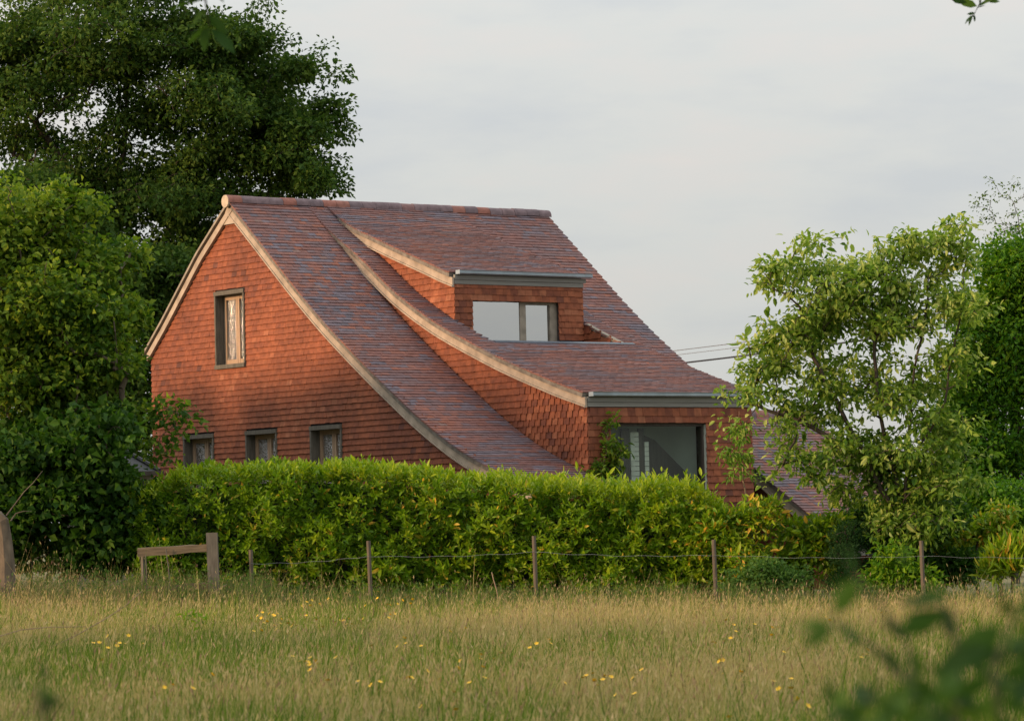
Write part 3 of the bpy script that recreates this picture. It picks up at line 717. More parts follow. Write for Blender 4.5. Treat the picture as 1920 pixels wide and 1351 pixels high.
ex = np.concatenate([np.array([P(x + RNG.normal(0, 4), y + RNG.normal(0, 4), D) for x, y in pts]) for pts in ([(505, 40), (530, 75)], [(600, 95), (625, 132), (640, 140)], [(600, 180), (640, 185)], [(590, 230), (630, 232)], [(600, 300), (632, 302)], [(590, 350), (630, 345)], [(480, 20), (500, 12)])])
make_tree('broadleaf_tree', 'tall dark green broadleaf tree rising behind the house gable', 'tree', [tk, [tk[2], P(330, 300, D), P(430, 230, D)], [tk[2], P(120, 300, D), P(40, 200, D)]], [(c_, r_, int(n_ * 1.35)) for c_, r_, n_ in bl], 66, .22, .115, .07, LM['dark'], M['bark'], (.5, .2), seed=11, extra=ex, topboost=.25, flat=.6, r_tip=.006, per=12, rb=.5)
D = 76
make_tree('woodland_tree', 'dark leafy tree behind the left end of the gable, below the tall one', 'tree', [[G(190, D), P(190, 800, D), P(200, 600, D)]], [(P(x, y, D), (mm(rx, D), 1.4, mm(ry, D)), n) for x, y, rx, ry, n in ((300, 520, 90, 80, 110), (200, 540, 110, 80, 120), (90, 600, 130, 120, 120), (40, 430, 130, 100, 110), (150, 440, 110, 90, 80), (250, 640, 100, 100, 120), (180, 760, 140, 120, 120), (60, 800, 140, 140, 90), (240, 860, 90, 90, 60), (330, 600, 60, 70, 50))], 46, .26, .13, .09, LM['dark'], M['bark'], (.45, .2), seed=15, per=11, rb=.5)
D = 88
for k_, (xa, lb) in enumerate(((1480, 'low distant hedgerow bush behind the outbuilding'), (1700, 'low distant hedgerow bush behind the loose tree'), (1900, 'low distant hedgerow bush behind the domed bush'))):
    make_tree('hedgerow_bush', lb, 'bush', [[G(xa, D), P(xa, 990, D)]], [(P(xa + dx, 985, D), (mm(75, D), 1.2, mm(60, D)), 60) for dx in (-90, 0, 90)], 40, .3, .17, .12, LM['shade'], M['bark'], (.5, .2), seed=80 + k_, group='distant hedgerow bushes')
# ---- light green tree at the left edge
D = 53
bl = [(P(x, y, D + dd), (mm(rx, D), .9, mm(ry, D)), n) for x, y, rx, ry, n, dd in ((20, 420, 80, 90, 45, 0), (110, 450, 100, 90, 60, .5), (70, 560, 130, 110, 80, 0), (180, 520, 80, 80, 56, 1), (225, 600, 40, 60, 22, 1), (140, 640, 110, 90, 66, 0), (40, 680, 110, 90, 55, -.3), (155, 740, 75, 70, 40, .2), (-110, 560, 130, 220, 70, 0))]
b0 = G(60, D); tk = [b0, P(60, 850, D), P(90, 650, D), P(100, 480, D)]
ex = np.array([P(x, y, D - .5) for x, y in ((10, 345), (25, 355), (15, 370), (320, 770), (335, 775), (350, 785), (305, 765), (290, 770), (325, 800), (265, 760), (290, 850), (310, 850), (300, 820))])
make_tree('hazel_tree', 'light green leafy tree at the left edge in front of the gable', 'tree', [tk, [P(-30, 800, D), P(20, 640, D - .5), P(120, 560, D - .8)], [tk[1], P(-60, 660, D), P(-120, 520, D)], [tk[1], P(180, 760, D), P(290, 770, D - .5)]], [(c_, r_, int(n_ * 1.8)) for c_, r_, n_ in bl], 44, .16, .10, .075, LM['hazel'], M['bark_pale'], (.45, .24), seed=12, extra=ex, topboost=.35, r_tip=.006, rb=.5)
# ---- dark rounded bush below it
D = 52
bl = [(P(x, y, D + dd), (mm(rx, D), .8, mm(ry, D)), n) for x, y, rx, ry, n, dd in ((40, 860, 90, 100, 60, 0), (150, 830, 90, 100, 70, 0), (190, 790, 40, 60, 30, .3), (130, 950, 130, 110, 90, 0), (215, 960, 50, 85, 50, 0), (30, 1000, 100, 80, 50, 0), (-90, 900, 100, 160, 50, 0), (210, 1030, 70, 50, 34, .1), (300, 1010, 40, 60, 16, .8))]
b0 = G(120, D + .4)
make_tree('rounded_bush', 'dark green round-leaved bush under the light tree at the left edge', 'bush', [[b0, P(120, 1000, D + .3), P(120, 860, D)], [b0 + (.5, 0, 0), P(200, 960, D), P(215, 840, D)]], bl, 34, .19, .12, .11, LM['shade'], M['bark'], (.45, .22), seed=13, up=.5, r_tip=.006)
# ---- tree beyond the left edge that shades the lower gable
bl = [((-11.4, 58.0, 3.7), (1.8, 3.6, 2.2), 150), ((-12.2, 61.5, 4.0), (2.2, 2.8, 2.3), 120), ((-10.9, 64, 3.4), (1.8, 2.2, 2.1), 80), ((-11.8, 55, 3.5), (1.8, 2.4, 2.2), 90), ((-11.5, 56.5, 4.9), (1.6, 2.6, 1.3), 100), ((-11.6, 58.5, 1.6), (1.6, 5.0, 1.3), 150), ((-11.2, 63, 1.7), (1.6, 2.6, 1.3), 70)]
make_tree('boundary_tree', 'dense green tree standing left of the house, behind the light green one', 'tree', [[(-11.8, 60, gz(-11.8, 60)), (-11.8, 60.2, 2.0), (-11.6, 60.4, 4.0)]], [(c_, r_, int(n_ * 1.3)) for c_, r_, n_ in bl], 44, .34, .26, .2, LM['shade'], M['bark'], (.5, .2), seed=14, rb=.5)

# ---- unseen trees added left of the frame to keep low sun off the near meadow
for k_, (x_, y_) in enumerate(((-19, 8), (-20, 15), (-19.5, 22), (-20.5, 29))):
    make_tree('added_shade_tree', ['unseen shade tree added left of the view, nearest the camera', 'unseen shade tree added left of the view, second from the camera', 'unseen shade tree added left of the view, third from the camera', 'unseen shade tree added left of the view, farthest from the camera'][k_], 'tree', [[(x_, y_, gz(x_, y_)), (x_, y_, 2.2), (x_ + .2, y_, 4.5)]], [((x_, y_, 4.6), (2.6, 3.4, 3.0), 110), ((x_, y_, 2.0), (2.4, 3.4, 1.6), 70)], 26, .42, .26, .2, LM['shade'], M['bark'], seed=70 + k_, group='added shade trees left of the view')

# ---- laurel hedge
HD = 51.6
def hedge_top(px): return np.interp(px, [240, 285, 340, 420, 560, 700, 850, 940, 1000, 1100, 1200, 1300, 1345, 1365], [928, 911, 898, 886, 880, 886, 898, 908, 914, 917, 917, 922, 955, 985])
hb = G(800, HD + .8)
hedge = empty('laurel_hedge', hb, label='clipped bright green laurel hedge with scattered yellow leaves behind the wire fence', cat='hedge')
ns = 8200; rng = np.random.default_rng(21)
px = rng.uniform(235, 1362, ns); x0 = (px - 960) / F * HD; top = np.array([P(a, hedge_top(a), HD)[2] for a in px]) - .06 + .05 * np.sin(px * .031) * np.sin(px * .0113 + 1)
grd = ground_z(x0, HD)
kind_top = rng.random(ns) < .30
h = rng.random(ns) ** 1.05
zb = np.where(kind_top, top - rng.random(ns) * .12, grd + .05 + (top - grd - .15) * h)
bump_ = np.sin(x0 * 2.1 + zb * 3) + .8 * np.sin(x0 * 5.3 - zb * 4.1 + 1) + .6 * np.sin(x0 * 9.7 + zb * 7 + 2)
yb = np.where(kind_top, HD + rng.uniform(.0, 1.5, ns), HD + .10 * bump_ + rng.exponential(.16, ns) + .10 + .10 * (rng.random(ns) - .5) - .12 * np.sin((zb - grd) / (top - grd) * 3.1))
sb = np.stack([x0, yb, zb], -1)
sdir = unit(np.where(kind_top[:, None], rng.normal(0, .28, (ns, 3)) + np.array([0, -.1, 1.0]), rng.normal(0, .45, (ns, 3)) + np.array([0, -.75, .55])))
sl_ = np.where(kind_top, rng.uniform(.10, .26, ns), rng.uniform(.08, .20, ns)); sl_ = np.where(kind_top & (px > 900) & (rng.random(ns) < .12), sl_ + .12, sl_)
NL = 8; tt = np.tile(np.linspace(.1, 1, NL), ns); ii = np.repeat(np.arange(ns), NL)
c = sb[ii] + sdir[ii] * (sl_[ii] * tt)[:, None]; an = np.tile(np.arange(NL) * 2.4, ns) + np.repeat(rng.uniform(0, 6.3, ns), NL)
ax1 = unit(np.cross(sdir, np.array([.3, .2, .1]))); ax2 = np.cross(sdir, ax1)
rad_ = ax1[ii] * np.cos(an)[:, None] + ax2[ii] * np.sin(an)[:, None]
ld = rad_ * (1.05 - .55 * tt)[:, None] + sdir[ii] * (.45 + .75 * tt)[:, None] + rng.normal(0, .15, c.shape)
ln_ = sdir[ii] * .9 - rad_ * .35 + rng.normal(0, .22, c.shape)
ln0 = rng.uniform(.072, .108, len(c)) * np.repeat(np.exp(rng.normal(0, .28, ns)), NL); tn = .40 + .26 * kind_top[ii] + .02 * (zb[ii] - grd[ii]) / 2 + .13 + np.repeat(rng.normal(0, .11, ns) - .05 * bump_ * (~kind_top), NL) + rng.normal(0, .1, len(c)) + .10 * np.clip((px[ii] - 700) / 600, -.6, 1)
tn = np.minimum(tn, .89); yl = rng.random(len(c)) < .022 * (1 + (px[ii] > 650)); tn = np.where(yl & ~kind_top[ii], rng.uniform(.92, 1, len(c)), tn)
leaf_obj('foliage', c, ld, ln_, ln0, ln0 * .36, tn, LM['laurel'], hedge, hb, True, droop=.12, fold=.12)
mb = MB()
for k in range(70):
    a = rng.uniform(250, 1350); g0 = G(a, HD + .3 + rng.random() * .5); pt = [g0 - (0, 0, .1), g0 + (rng.normal(0, .06), -.05, .6), g0 + (rng.normal(0, .12), -.1, 1.15), g0 + (rng.normal(0, .18), rng.normal(0, .1), 1.55)]
    mb.tube(np.array(pt) - hb, [.016, .013, .01, .006], 5)
mb.build('stems', M['bark'], hedge, kind='stuff')
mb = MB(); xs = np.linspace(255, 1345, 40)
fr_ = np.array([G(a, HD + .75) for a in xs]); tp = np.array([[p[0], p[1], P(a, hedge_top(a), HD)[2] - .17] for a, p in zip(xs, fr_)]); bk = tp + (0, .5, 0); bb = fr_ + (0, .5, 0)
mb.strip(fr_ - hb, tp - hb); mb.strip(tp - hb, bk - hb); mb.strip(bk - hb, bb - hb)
mb.build('light_block_core', leaf_mat('light_block_core', [(0, (.012, .022, .006)), (1, (.012, .022, .006))], .05), hedge)  # dark core sheet added inside the hedge to block light

# ---- shrubs right of the hedge
def shrub(name, label, blobs, D, nper, spread, ln, wd, mat, tint=(.5, .2), seed=1, group=None, **k):
    bl = [(P(x, y, D + dd), (mm(rx, D), mm(rx, D) * .7, mm(ry, D)), n) for x, y, rx, ry, n, dd in blobs]
    x = blobs[0][0]; b0 = G(x, D); tk = [b0, b0 * .5 + P(blobs[0][0], blobs[0][1], D) * .5, P(blobs[0][0], blobs[0][1], D)]
    return make_tree(name, label, 'shrub', [tk], bl, nper, spread, ln, wd, mat, M['bark'], tint, seed=seed, group=group, r_tip=.005, **k)
shrub('laurel_shrub', 'loose yellow-green laurel shrub at the right end of the hedge', [(1400, 1000, 65, 48, 60, 0), (1345, 1025, 45, 50, 40, 0), (1430, 958, 28, 22, 16, 0), (1400, 1060, 75, 40, 44, -.1)], 51.5, 26, .13, .11, .042, LM['laurel'], (.72, .14), 31, big=True, up=.5, droop=-.3)
shrub('green_shrub', 'mid-green leafy shrub in front of the outbuilding verge', [(1520, 1005, 55, 52, 60, 0), (1560, 985, 32, 34, 24, .2), (1500, 1060, 55, 40, 40, -.1), (1560, 1040, 40, 40, 24, 0)], 51.8, 26, .13, .105, .05, LM['laurel'], (.62, .15), 32, big=True, up=.5, droop=-.2)
shrub('nettle_clump', 'soft blue-green clump of nettles at the foot of the fence', [(1430, 1075, 60, 28, 40, 0), (1490, 1085, 45, 26, 26, 0), (1380, 1085, 30, 22, 14, 0)], 50.6, 34, .10, .07, .035, LM['nettle'], (.5, .2), 33, droop=.1)
shrub('conifer_shrub', 'narrow dark conifer below the loose tree, left of its pair', [(1588, 1030, 22, 55, 60, 0), (1588, 1075, 30, 30, 30, 0)], 51.2, 60, .07, .055, .014, LM['conifer'], (.4, .25), 34, up=.2, droop=-.6)
shrub('conifer_shrub', 'narrow dark conifer below the loose tree, right of its pair', [(1640, 1025, 20, 55, 54, 0), (1640, 1075, 26, 30, 26, 0)], 51.4, 60, .07, .055, .014, LM['conifer'], (.4, .25), 35, up=.2, droop=-.6)
shrub('low_shrub', 'low bright green shrub left of the rightmost fence post', [(1690, 1060, 45, 40, 44, 0), (1660, 1080, 35, 28, 20, 0), (1700, 1090, 45, 25, 24, 0), (1735, 1070, 35, 30, 18, 0)], 50.5, 26, .12, .10, .04, LM['bright'], (.6, .16), 36, big=True, up=.5)
shrub('spear_leaved_shrub', 'yellow-green spear-leaved shrub at the right edge by the fence', [(1895, 1045, 30, 40, 30, 0), (1870, 1060, 22, 30, 14, 0), (1930, 1040, 30, 50, 20, 0)], 51.0, 22, .10, .17, .035, LM['laurel'], (.74, .08), 37, big=True, up=.3, droop=-1.1)
shrub('yellow_green_shrub', 'yellowish shrub in front of the domed green bush', [(1830, 1000, 55, 38, 44, 0), (1880, 985, 45, 35, 30, .1), (1780, 1020, 40, 40, 24, 0), (1810, 1050, 60, 40, 30, 0)], 53, 26, .12, .10, .045, LM['laurel'], (.72, .12), 38, big=True, up=.5)
shrub('domed_bush', 'domed mid-green bush at the right edge', [(1870, 940, 90, 65, 130, 0), (1930, 960, 70, 60, 60, 0), (1820, 970, 60, 60, 50, 0)], 56, 46, .13, .07, .045, LM['bright'], (.36, .16), 39, up=.8)

# ---- loose tree in front of the outbuilding
D = 51.4
bl = [(P(x, y, D + dd), (mm(rx, D), .75, mm(ry, D)), n) for x, y, rx, ry, n, dd in (
    (1470, 520, 45, 40, 20, 0), (1540, 490, 55, 45, 28, 0), (1640, 500, 70, 60, 36, .2), (1740, 480, 60, 50, 30, .2), (1800, 450, 40, 40, 24, 0), (1500, 600, 70, 50, 34, 0), (1600, 600, 80, 60, 40, .3), (1585, 530, 60, 50, 30, -.1), (1450, 640, 50, 40, 22, -.1), (1690, 540, 60, 50, 26, 0), (1710, 600, 80, 70, 44, .2), (1810, 580, 55, 70, 34, .3),
    (1440, 680, 55, 45, 26, 0), (1540, 700, 80, 60, 38, .2), (1660, 710, 85, 70, 46, .2), (1770, 720, 70, 80, 46, .3), (1425, 745, 45, 22, 12, -.2), (1500, 780, 55, 40, 20, 0), (1600, 810, 70, 60, 36, .2), (1700, 830, 80, 70, 56, .1), (1780, 840, 50, 80, 34, .3), (1650, 920, 80, 60, 50, .1), (1740, 930, 70, 70, 50, 0), (1690, 985, 70, 40, 30, .1), (1475, 850, 40, 35, 10, 0), (1540, 870, 40, 40, 12, 0))]
b0 = G(1690, D)
tr_ = [[b0, P(1680, 960, D), P(1620, 850, D), P(1560, 740, D), P(1500, 620, D)], [b0, P(1700, 900, D), P(1710, 740, D), P(1740, 560, D)], [P(1690, 930, D), P(1650, 780, D), P(1640, 640, D), P(1630, 520, D)], [P(1700, 880, D), P(1770, 760, D), P(1800, 600, D), P(1815, 450, D)], [P(1620, 850, D), P(1500, 790, D), P(1400, 755, D)]]
ex = np.array([P(x, y, D - .2) for x, y in ((1435, 490), (1425, 605), (1400, 640), (1355, 745), (1370, 735), (1360, 790), (1385, 800), (1365, 830), (1400, 790), (1440, 905), (1420, 700), (1390, 690), (1530, 450), (1580, 445), (1700, 435), (1720, 440), (1815, 420), (1795, 430))])
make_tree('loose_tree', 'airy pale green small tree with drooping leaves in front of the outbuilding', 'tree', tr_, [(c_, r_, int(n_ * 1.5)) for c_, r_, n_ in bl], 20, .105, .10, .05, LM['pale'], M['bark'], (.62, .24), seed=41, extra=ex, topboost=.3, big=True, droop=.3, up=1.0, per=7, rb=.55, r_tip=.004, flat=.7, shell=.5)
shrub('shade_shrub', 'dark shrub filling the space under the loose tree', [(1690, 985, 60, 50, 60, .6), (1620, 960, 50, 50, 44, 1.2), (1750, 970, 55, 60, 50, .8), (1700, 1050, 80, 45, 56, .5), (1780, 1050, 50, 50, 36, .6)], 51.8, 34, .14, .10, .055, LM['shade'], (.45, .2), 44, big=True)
# ---- dense tree and sparse sapling at the right edge
D = 74
bl = [(P(x, y, D + dd), (mm(rx, D), .9, mm(ry, D)), n) for x, y, rx, ry, n, dd in ((1920, 520, 65, 80, 70, 0), (1890, 490, 50, 50, 40, 0), (1850, 570, 60, 40, 24, 0), (1840, 650, 70, 60, 34, 0), (1890, 600, 70, 70, 60, 0), (1950, 640, 90, 110, 80, 0), (1870, 690, 75, 80, 70, 0), (1840, 620, 45, 60, 24, 0), (1880, 780, 80, 80, 70, 0), (1830, 780, 45, 90, 34, .3), (1900, 850, 80, 60, 44, 0), (1820, 890, 60, 70, 50, 0), (1770, 900, 60, 60, 40, 0), (1800, 830, 45, 60, 30, 0), (1990, 500, 70, 120, 50, 0))]
b0 = G(1900, D)
make_tree('dense_tree', 'dense bright green tree at the right edge beyond the loose tree', 'tree', [[b0, P(1905, 800, D), P(1915, 520, D)]], bl, 80, .26, .11, .06, LM['bright'], M['bark'], (.40, .22), seed=42, up=.5, rb=.62, per=7)
D = 79
ex = np.array([P(x, y, D) for x, y in ((1852, 335), (1865, 345), (1872, 358), (1880, 370), (1832, 370), (1845, 372), (1858, 372), (1830, 390), (1842, 388), (1855, 394), (1836, 408), (1850, 410), (1862, 402), (1868, 420), (1896, 350), (1905, 340), (1898, 375), (1905, 395), (1890, 400), (1910, 420), (1880, 420), (1855, 435), (1870, 440), (1925, 350), (1935, 380), (1918, 370), (1885, 440), (1900, 455), (1850, 465))])
make_tree('wispy_tree', 'sparse wispy treetop showing above the dense tree at the right edge', 'tree', [[G(1925, D), P(1925, 800, D), P(1918, 480, D), P(1908, 400, D)]], [(P(1905, 440, D), (mm(40, D), .4, mm(40, D)), 20)], 14, .085, .07, .04, LM['dark'], M['bark'], (.6, .2), seed=43, extra=ex, r_tip=.004)

# ---- sapling with cane, and climber on the dormer front
D = 52.6
b0 = G(1398, D)
t = make_tree('sapling', 'thin young sapling in front of the large dormer wall', 'sapling', [[b0, P(1397, 940, D), P(1391, 840, D), P(1386, 770, D)]], [(P(1385, 850, D), (mm(26, D), .12, mm(22, D)), 12), (P(1392, 800, D), (mm(22, D), .1, mm(16, D)), 7), (P(1400, 880, D), (mm(20, D), .1, mm(12, D)), 5)], 15, .07, .09, .04, LM['pale'], M['twig'], (.45, .2), seed=51, big=True, droop=.6, r_tip=.003)
def wallP(px, py, off=.10):
    d = ray(px, py); k = (off - (CAM - ORG) @ DV) / (d @ DV); return CAM + d * k
b0 = wallP(1125, 900, .2); b0[2] = HG
cl_ = [(wallP(x, y, .12), (.16, .1, .14), n) for x, y, n in ((1140, 795, 4), (1143, 820, 5), (1138, 845, 7), (1150, 835, 5), (1128, 862, 9), (1145, 860, 8), (1118, 880, 8), (1140, 882, 9), (1160, 850, 3), (1150, 790, 2))]
make_tree('climbing_plant', 'green climbing plant growing up the left of the large dormer window', 'plant', [[b0, wallP(1128, 880, .12), wallP(1138, 840, .1), wallP(1142, 790, .08)]], cl_, 12, .06, .09, .05, LM['hazel'], M['twig'], (.5, .2), seed=52, big=True, droop=.5, r_tip=.003)

# ================================================================== fences, stump, cables
FD = 49.9
fence = empty('wire_fence', G(1000, FD), label='thin wooden posts joined by slack galvanised wire along the meadow edge', cat='fence'); fo = np.array(fence.location)
posts = [(470, 1030, 1100, .4), (691, 1013, 1110, 0), (1001, 1004, 1118, 0), (1338, 1011, 1110, 0), (1727, 1013, 1105, 0), (2080, 1010, 1100, 0)]
tops = []
for px, y0, y1, dd in posts:
    t0 = P(px, y0, FD + dd); g0 = np.array([t0[0] + .01, t0[1], gz(t0[0], t0[1]) - .25])
    mb = MB(); mb.tube(np.array([g0, (g0 + t0) / 2 + (.006, 0, 0), t0]) - fo, [.033, .031, .03], 8); mb.build('post', M['post'], fence)
    tops.append((t0, g0))
for fy, sg in ((.19, .03), (.9, .01)):
    for (a, ag), (b, bg_) in zip(tops[:-1], tops[1:]):
        p, q = a + (ag - a) * fy * .8 + (0, -.035, 0), b + (bg_ - b) * fy * .8 + (0, -.035, 0)
        tt_ = np.linspace(0, 1, 22)[:, None]; w_ = p + (q - p) * tt_; w_[:, 2] += -sg * np.sin(np.pi * tt_[:, 0]) + .008 * np.sin(tt_[:, 0] * 23 + a[0])
        mb = MB(); mb.tube(w_ - fo, .0019, 4); mb.build('wire', M['wire'], fence)
tf0 = G(398, FD - .1)
tf = empty('timber_fence', tf0, label='weathered timber rail fence end with square post at the left of the hedge', cat='fence')
def plank(pts, w, t_, mat, name):
    pts = np.array(pts) - tf0; mb = MB(); a = []
    for i, p in enumerate(pts):
        j = RNG.normal(0, .006, 4); a.append(np.array([p + (0, -t_ / 2, -w / 2 + j[0]), p + (0, t_ / 2, -w / 2 + j[1]), p + (0, t_ / 2, w / 2 + j[2]), p + (0, -t_ / 2, w / 2 + j[3])]))
    for i in range(len(a) - 1):
        mb.add(np.concatenate([a[i], a[i + 1]]), [(k, (k + 1) % 4, 4 + (k + 1) % 4, 4 + k) for k in range(4)] + ([(0, 1, 2, 3)] if i == 0 else []) + ([(4, 5, 6, 7)] if i == len(a) - 2 else []))
    mb.build(name, mat, tf)
pt = P(395, 998, FD - .1); mb = MB(); h_ = pt[2] - tf0[2]
pr = np.array([(-.085, -.07), (.075, -.07), (.075, .07), (-.085, .07)])
A = np.array([(x, y, -.3) for x, y in pr]) + (.03, 0, 0); B_ = np.array([(x, y, h_) for x, y in pr])
mb.add(np.concatenate([A, B_]), [(k, (k + 1) % 4, 4 + (k + 1) % 4, 4 + k) for k in range(4)] + [(4, 5, 6, 7)])
mb.build('post', M['grey_wood'], tf)
plank([P(x, y, FD - .12) for x, y in ((392, 1027), (360, 1028), (320, 1031), (290, 1033), (258, 1035))], .115, .07, M['old_wood'], 'rail')
plank([P(x, y, FD - .08) for x, y in ((392, 1097), (360, 1099), (320, 1103), (270, 1106))], .09, .06, M['old_wood'], 'rail')
pt2 = P(268, 1026, FD - .02); mb = MB(); mb.tube(np.array([[pt2[0], pt2[1], gz(pt2[0], pt2[1]) - .2], pt2]) - tf0, .035, 4); mb.build('post', M['grey_wood'], tf)
# leaning stays between rail and ground
for x0_, y0_, x1_, y1_ in ((311, 1028, 320, 1110), (273, 1040, 275, 1100)):
    mb = MB(); mb.tube(np.array([P(x0_, y0_, FD - .2), P((x0_ + x1_) / 2 + 1, (y0_ + y1_) / 2, FD - .2), P(x1_, y1_ + 10, FD - .2)]) - tf0, [.008, .009, .009], 5); mb.build('stake', M['grey_wood'], tf)
s0 = G(8, FD - .3)
stump = empty('tree_stump', s0, label='broken pale tree trunk with bare twigs at the left edge', cat='stump')
mb = MB(); pts = np.array([s0 - (0, 0, .1), P(12, 1060, FD - .3), P(8, 1010, FD - .3), P(4, 975, FD - .3), P(-4, 962, FD - .3)]) - s0; mb.tube(pts, [.15, .12, .105, .10, .05], 10)
mb.v = [q + RNG.normal(0, .012, q.shape) for q in mb.v]; mb.build('trunk', M['bark_pale'], stump, smooth=False)
for pth in ([(12, 966), (28, 945), (45, 922), (62, 905), (80, 882)], [(20, 976), (30, 962), (44, 958), (60, 958)]):
    mb = MB(); mb.tube(np.array([P(x, y, FD - .35) for x, y in pth]) - s0, np.linspace(.012, .004, len(pth)), 5); mb.build('twig', M['bark_pale'], stump, smooth=True)
for nm, y0_, y1_, d0, d1, r, mat, lb in (('overhead_cable', 657, 556, 100, 92, .011, 'cable_grey', 'thin grey overhead cable, uppermost of the three beyond the roof'), ('overhead_cable', 665, 566, 101, 93, .008, 'cable_grey', 'faint thin overhead cable just below the uppermost one'), ('overhead_cable', 681, 585, 99, 91, .026, 'cable', 'thick black overhead cable, lowest of the three beyond the roof')):
    xs_ = np.linspace(1150, 1960, 28); q = (xs_ - 1150) / 810
    yy = y0_ + 14 + (y1_ - y0_ - 14) * q ** 1.0 - 0 + 6 * np.sin(np.pi * q); pp = np.array([P(a, b, 1 / (1 / d0 + (1 / d1 - 1 / d0) * k)) for a, b, k in zip(xs_, yy, q)])
    mb = MB(); o_ = pp[0]; mb.tube(pp - o_, r, 6); o = mb.build(nm, M[mat], None, label=lb, cat='cable', group='overhead cables'); o.location = o_

# ================================================================== meadow grass
rng = np.random.default_rng(77)
NB = 390000
yy = rng.uniform(0, 1, NB); yy = (18 ** .9 + (51.3 ** .9 - 18 ** .9) * yy) ** (1 / .9)
xx = rng.uniform(-1, 1, NB) * (.20 * yy + 1.2)
def noise2(x, y, s, seed):
    r = np.random.default_rng(seed); o = 0
    for k in range(5):
        a, ph = r.uniform(0, 6.28), r.uniform(0, 6.28); f = s * r.uniform(.6, 1.8); o = o + np.sin((x * math.cos(a) + y * .45 * math.sin(a)) * f + ph)
    return o / 5
pa = noise2(xx, yy, .9, 5) * 1.5; pb = noise2(xx, yy, 2.6, 6) * 1.3; pc = noise2(xx, yy * 1.6, 9, 8) * 1.4; pd = noise2(xx, yy * 1.6, 21, 9) * 1.4
green = np.clip(.75 + .6 * pa + .25 * pb + .3 * pc + .3 * (32 - yy) / 15 + .5 * (np.abs(yy - 50.2) < .8), 0, 1)
ht = rng.uniform(.24, .5, NB) * (1 + .18 * pb + .26 * pc + .26 * pd) * np.where(rng.random(NB) < .07, 1.45, 1) * np.where(yy > 49.2, 1.15 + .35 * (xx < -3.4), 1)
isgreen = rng.random(NB) < green * .75 + .12
ht = np.where(isgreen, ht * .82, ht); bw_ = rng.uniform(.0035, .0065, NB) * np.where(isgreen, 1.35, .75)
zg = ground_z(xx, yy) - .02
ang = rng.uniform(0, 6.283, NB); lean = rng.normal(0, .16, (NB, 2)) + np.array([.05, 0]); sid = np.stack([np.cos(ang), np.sin(ang), 0 * ang], -1) * bw_[:, None]
b = np.stack([xx, yy, zg], -1); mid = b + np.stack([lean[:, 0] * ht * .35, lean[:, 1] * ht * .35, ht * .55], -1); tip = b + np.stack([lean[:, 0] * ht * 1.2, lean[:, 1] * ht * 1.2, ht], -1)
V = np.stack([b - sid, b + sid, mid - sid * .8, mid + sid * .8, tip], 1)
fq = np.array([(0, 1, 3), (0, 3, 2), (2, 3, 4)]); Fg = (fq[None] + 5 * np.arange(NB)[:, None, None]).reshape(-1, 3)
tb = np.where(isgreen, np.clip(rng.uniform(.02, .45, NB) - .1 * pd, .01, .48), np.clip(rng.uniform(.5, .8, NB) + .1 * pc, .5, .9))
hs = np.where(~isgreen & (rng.random(NB) < .75))[0]; nh = len(hs)
hl = rng.uniform(.03, .07, nh); hw = hl * rng.uniform(.06, .13, nh); an = rng.uniform(0, 6.283, nh); hd = unit(np.stack([lean[hs, 0] * 1.6, lean[hs, 1] * 1.6, np.ones(nh) * .8], -1)); hsd = np.stack([np.cos(an), np.sin(an) * .4, 0 * an], -1) * hw[:, None]
hb_ = tip[hs] - hd * hl[:, None] * .3
V2 = np.stack([hb_, hb_ + hd * hl[:, None] * .45 + hsd, hb_ + hd * hl[:, None] * .45 - hsd, hb_ + hd * hl[:, None]], 1); F2 = (np.array([(0, 1, 3), (0, 3, 2)])[None] + 4 * np.arange(nh)[:, None, None]).reshape(-1, 3) + 5 * NB
t2 = np.clip(rng.uniform(.60, 1.0, nh) + .12 * pb[hs], .55, 1)
gm = leaf_mat('meadow_grass', [(0, (.055, .12, .013)), (.25, (.125, .205, .024)), (.45, (.24, .29, .055)), (.5, (.30, .27, .105)), (.7, (.42, .345, .17)), (.85, (.52, .40, .22)), (.93, (.36, .235, .145)), (1, (.23, .145, .10))], .3, .7, .1, 1.2)
go = obj('meadow_grass', rawmesh('meadow_grass', np.concatenate([V.reshape(-1, 3), V2.reshape(-1, 3)]), np.concatenate([Fg, F2]), gm, np.concatenate([np.repeat(tb, 5), np.repeat(t2, 4)])), kind='stuff')
tag(go, 'dry golden and green meadow grass with seed heads filling the foreground', 'grass')
# tall weeds along the fence foot
NW = 14000; wx = np.concatenate([rng.uniform(-9.5, -3.6, NW // 2), rng.uniform(-4, 9.5, NW - NW // 2)]); wy = rng.normal(49.9, .35, NW); wh = rng.uniform(.35, .8, NW) * np.where(wx < -3.6, 1.05, .85)
wb = np.stack([wx, wy, ground_z(wx, wy)], -1); wl = rng.normal(0, .12, (NW, 2)); wt = wb + np.stack([wl[:, 0] * wh, wl[:, 1] * wh, wh], -1); ws = np.stack([np.ones(NW), np.zeros(NW), np.zeros(NW)], -1) * .004
wv = [np.stack([wb - ws, wb + ws, wt], 1).reshape(-1, 3)]; wf = np.arange(NW * 3).reshape(-1, 3)
me = rawmesh('weeds', wv[0], wf, leaf_mat('weed', [(0, (.09, .12, .045)), (1, (.22, .20, .10))], .3, .6, .2), np.repeat(rng.random(NW).clip(.01, 1), 3))
wo = obj('weed_stems', me, kind='stuff'); tag(wo, 'grey-green tall weed stems crowding the foot of the fence', 'weeds')
k = rng.integers(0, NW, 40000); fr2 = rng.uniform(.3, 1.0, len(k)); lp = wb[k] + (wt[k] - wb[k]) * fr2[:, None]
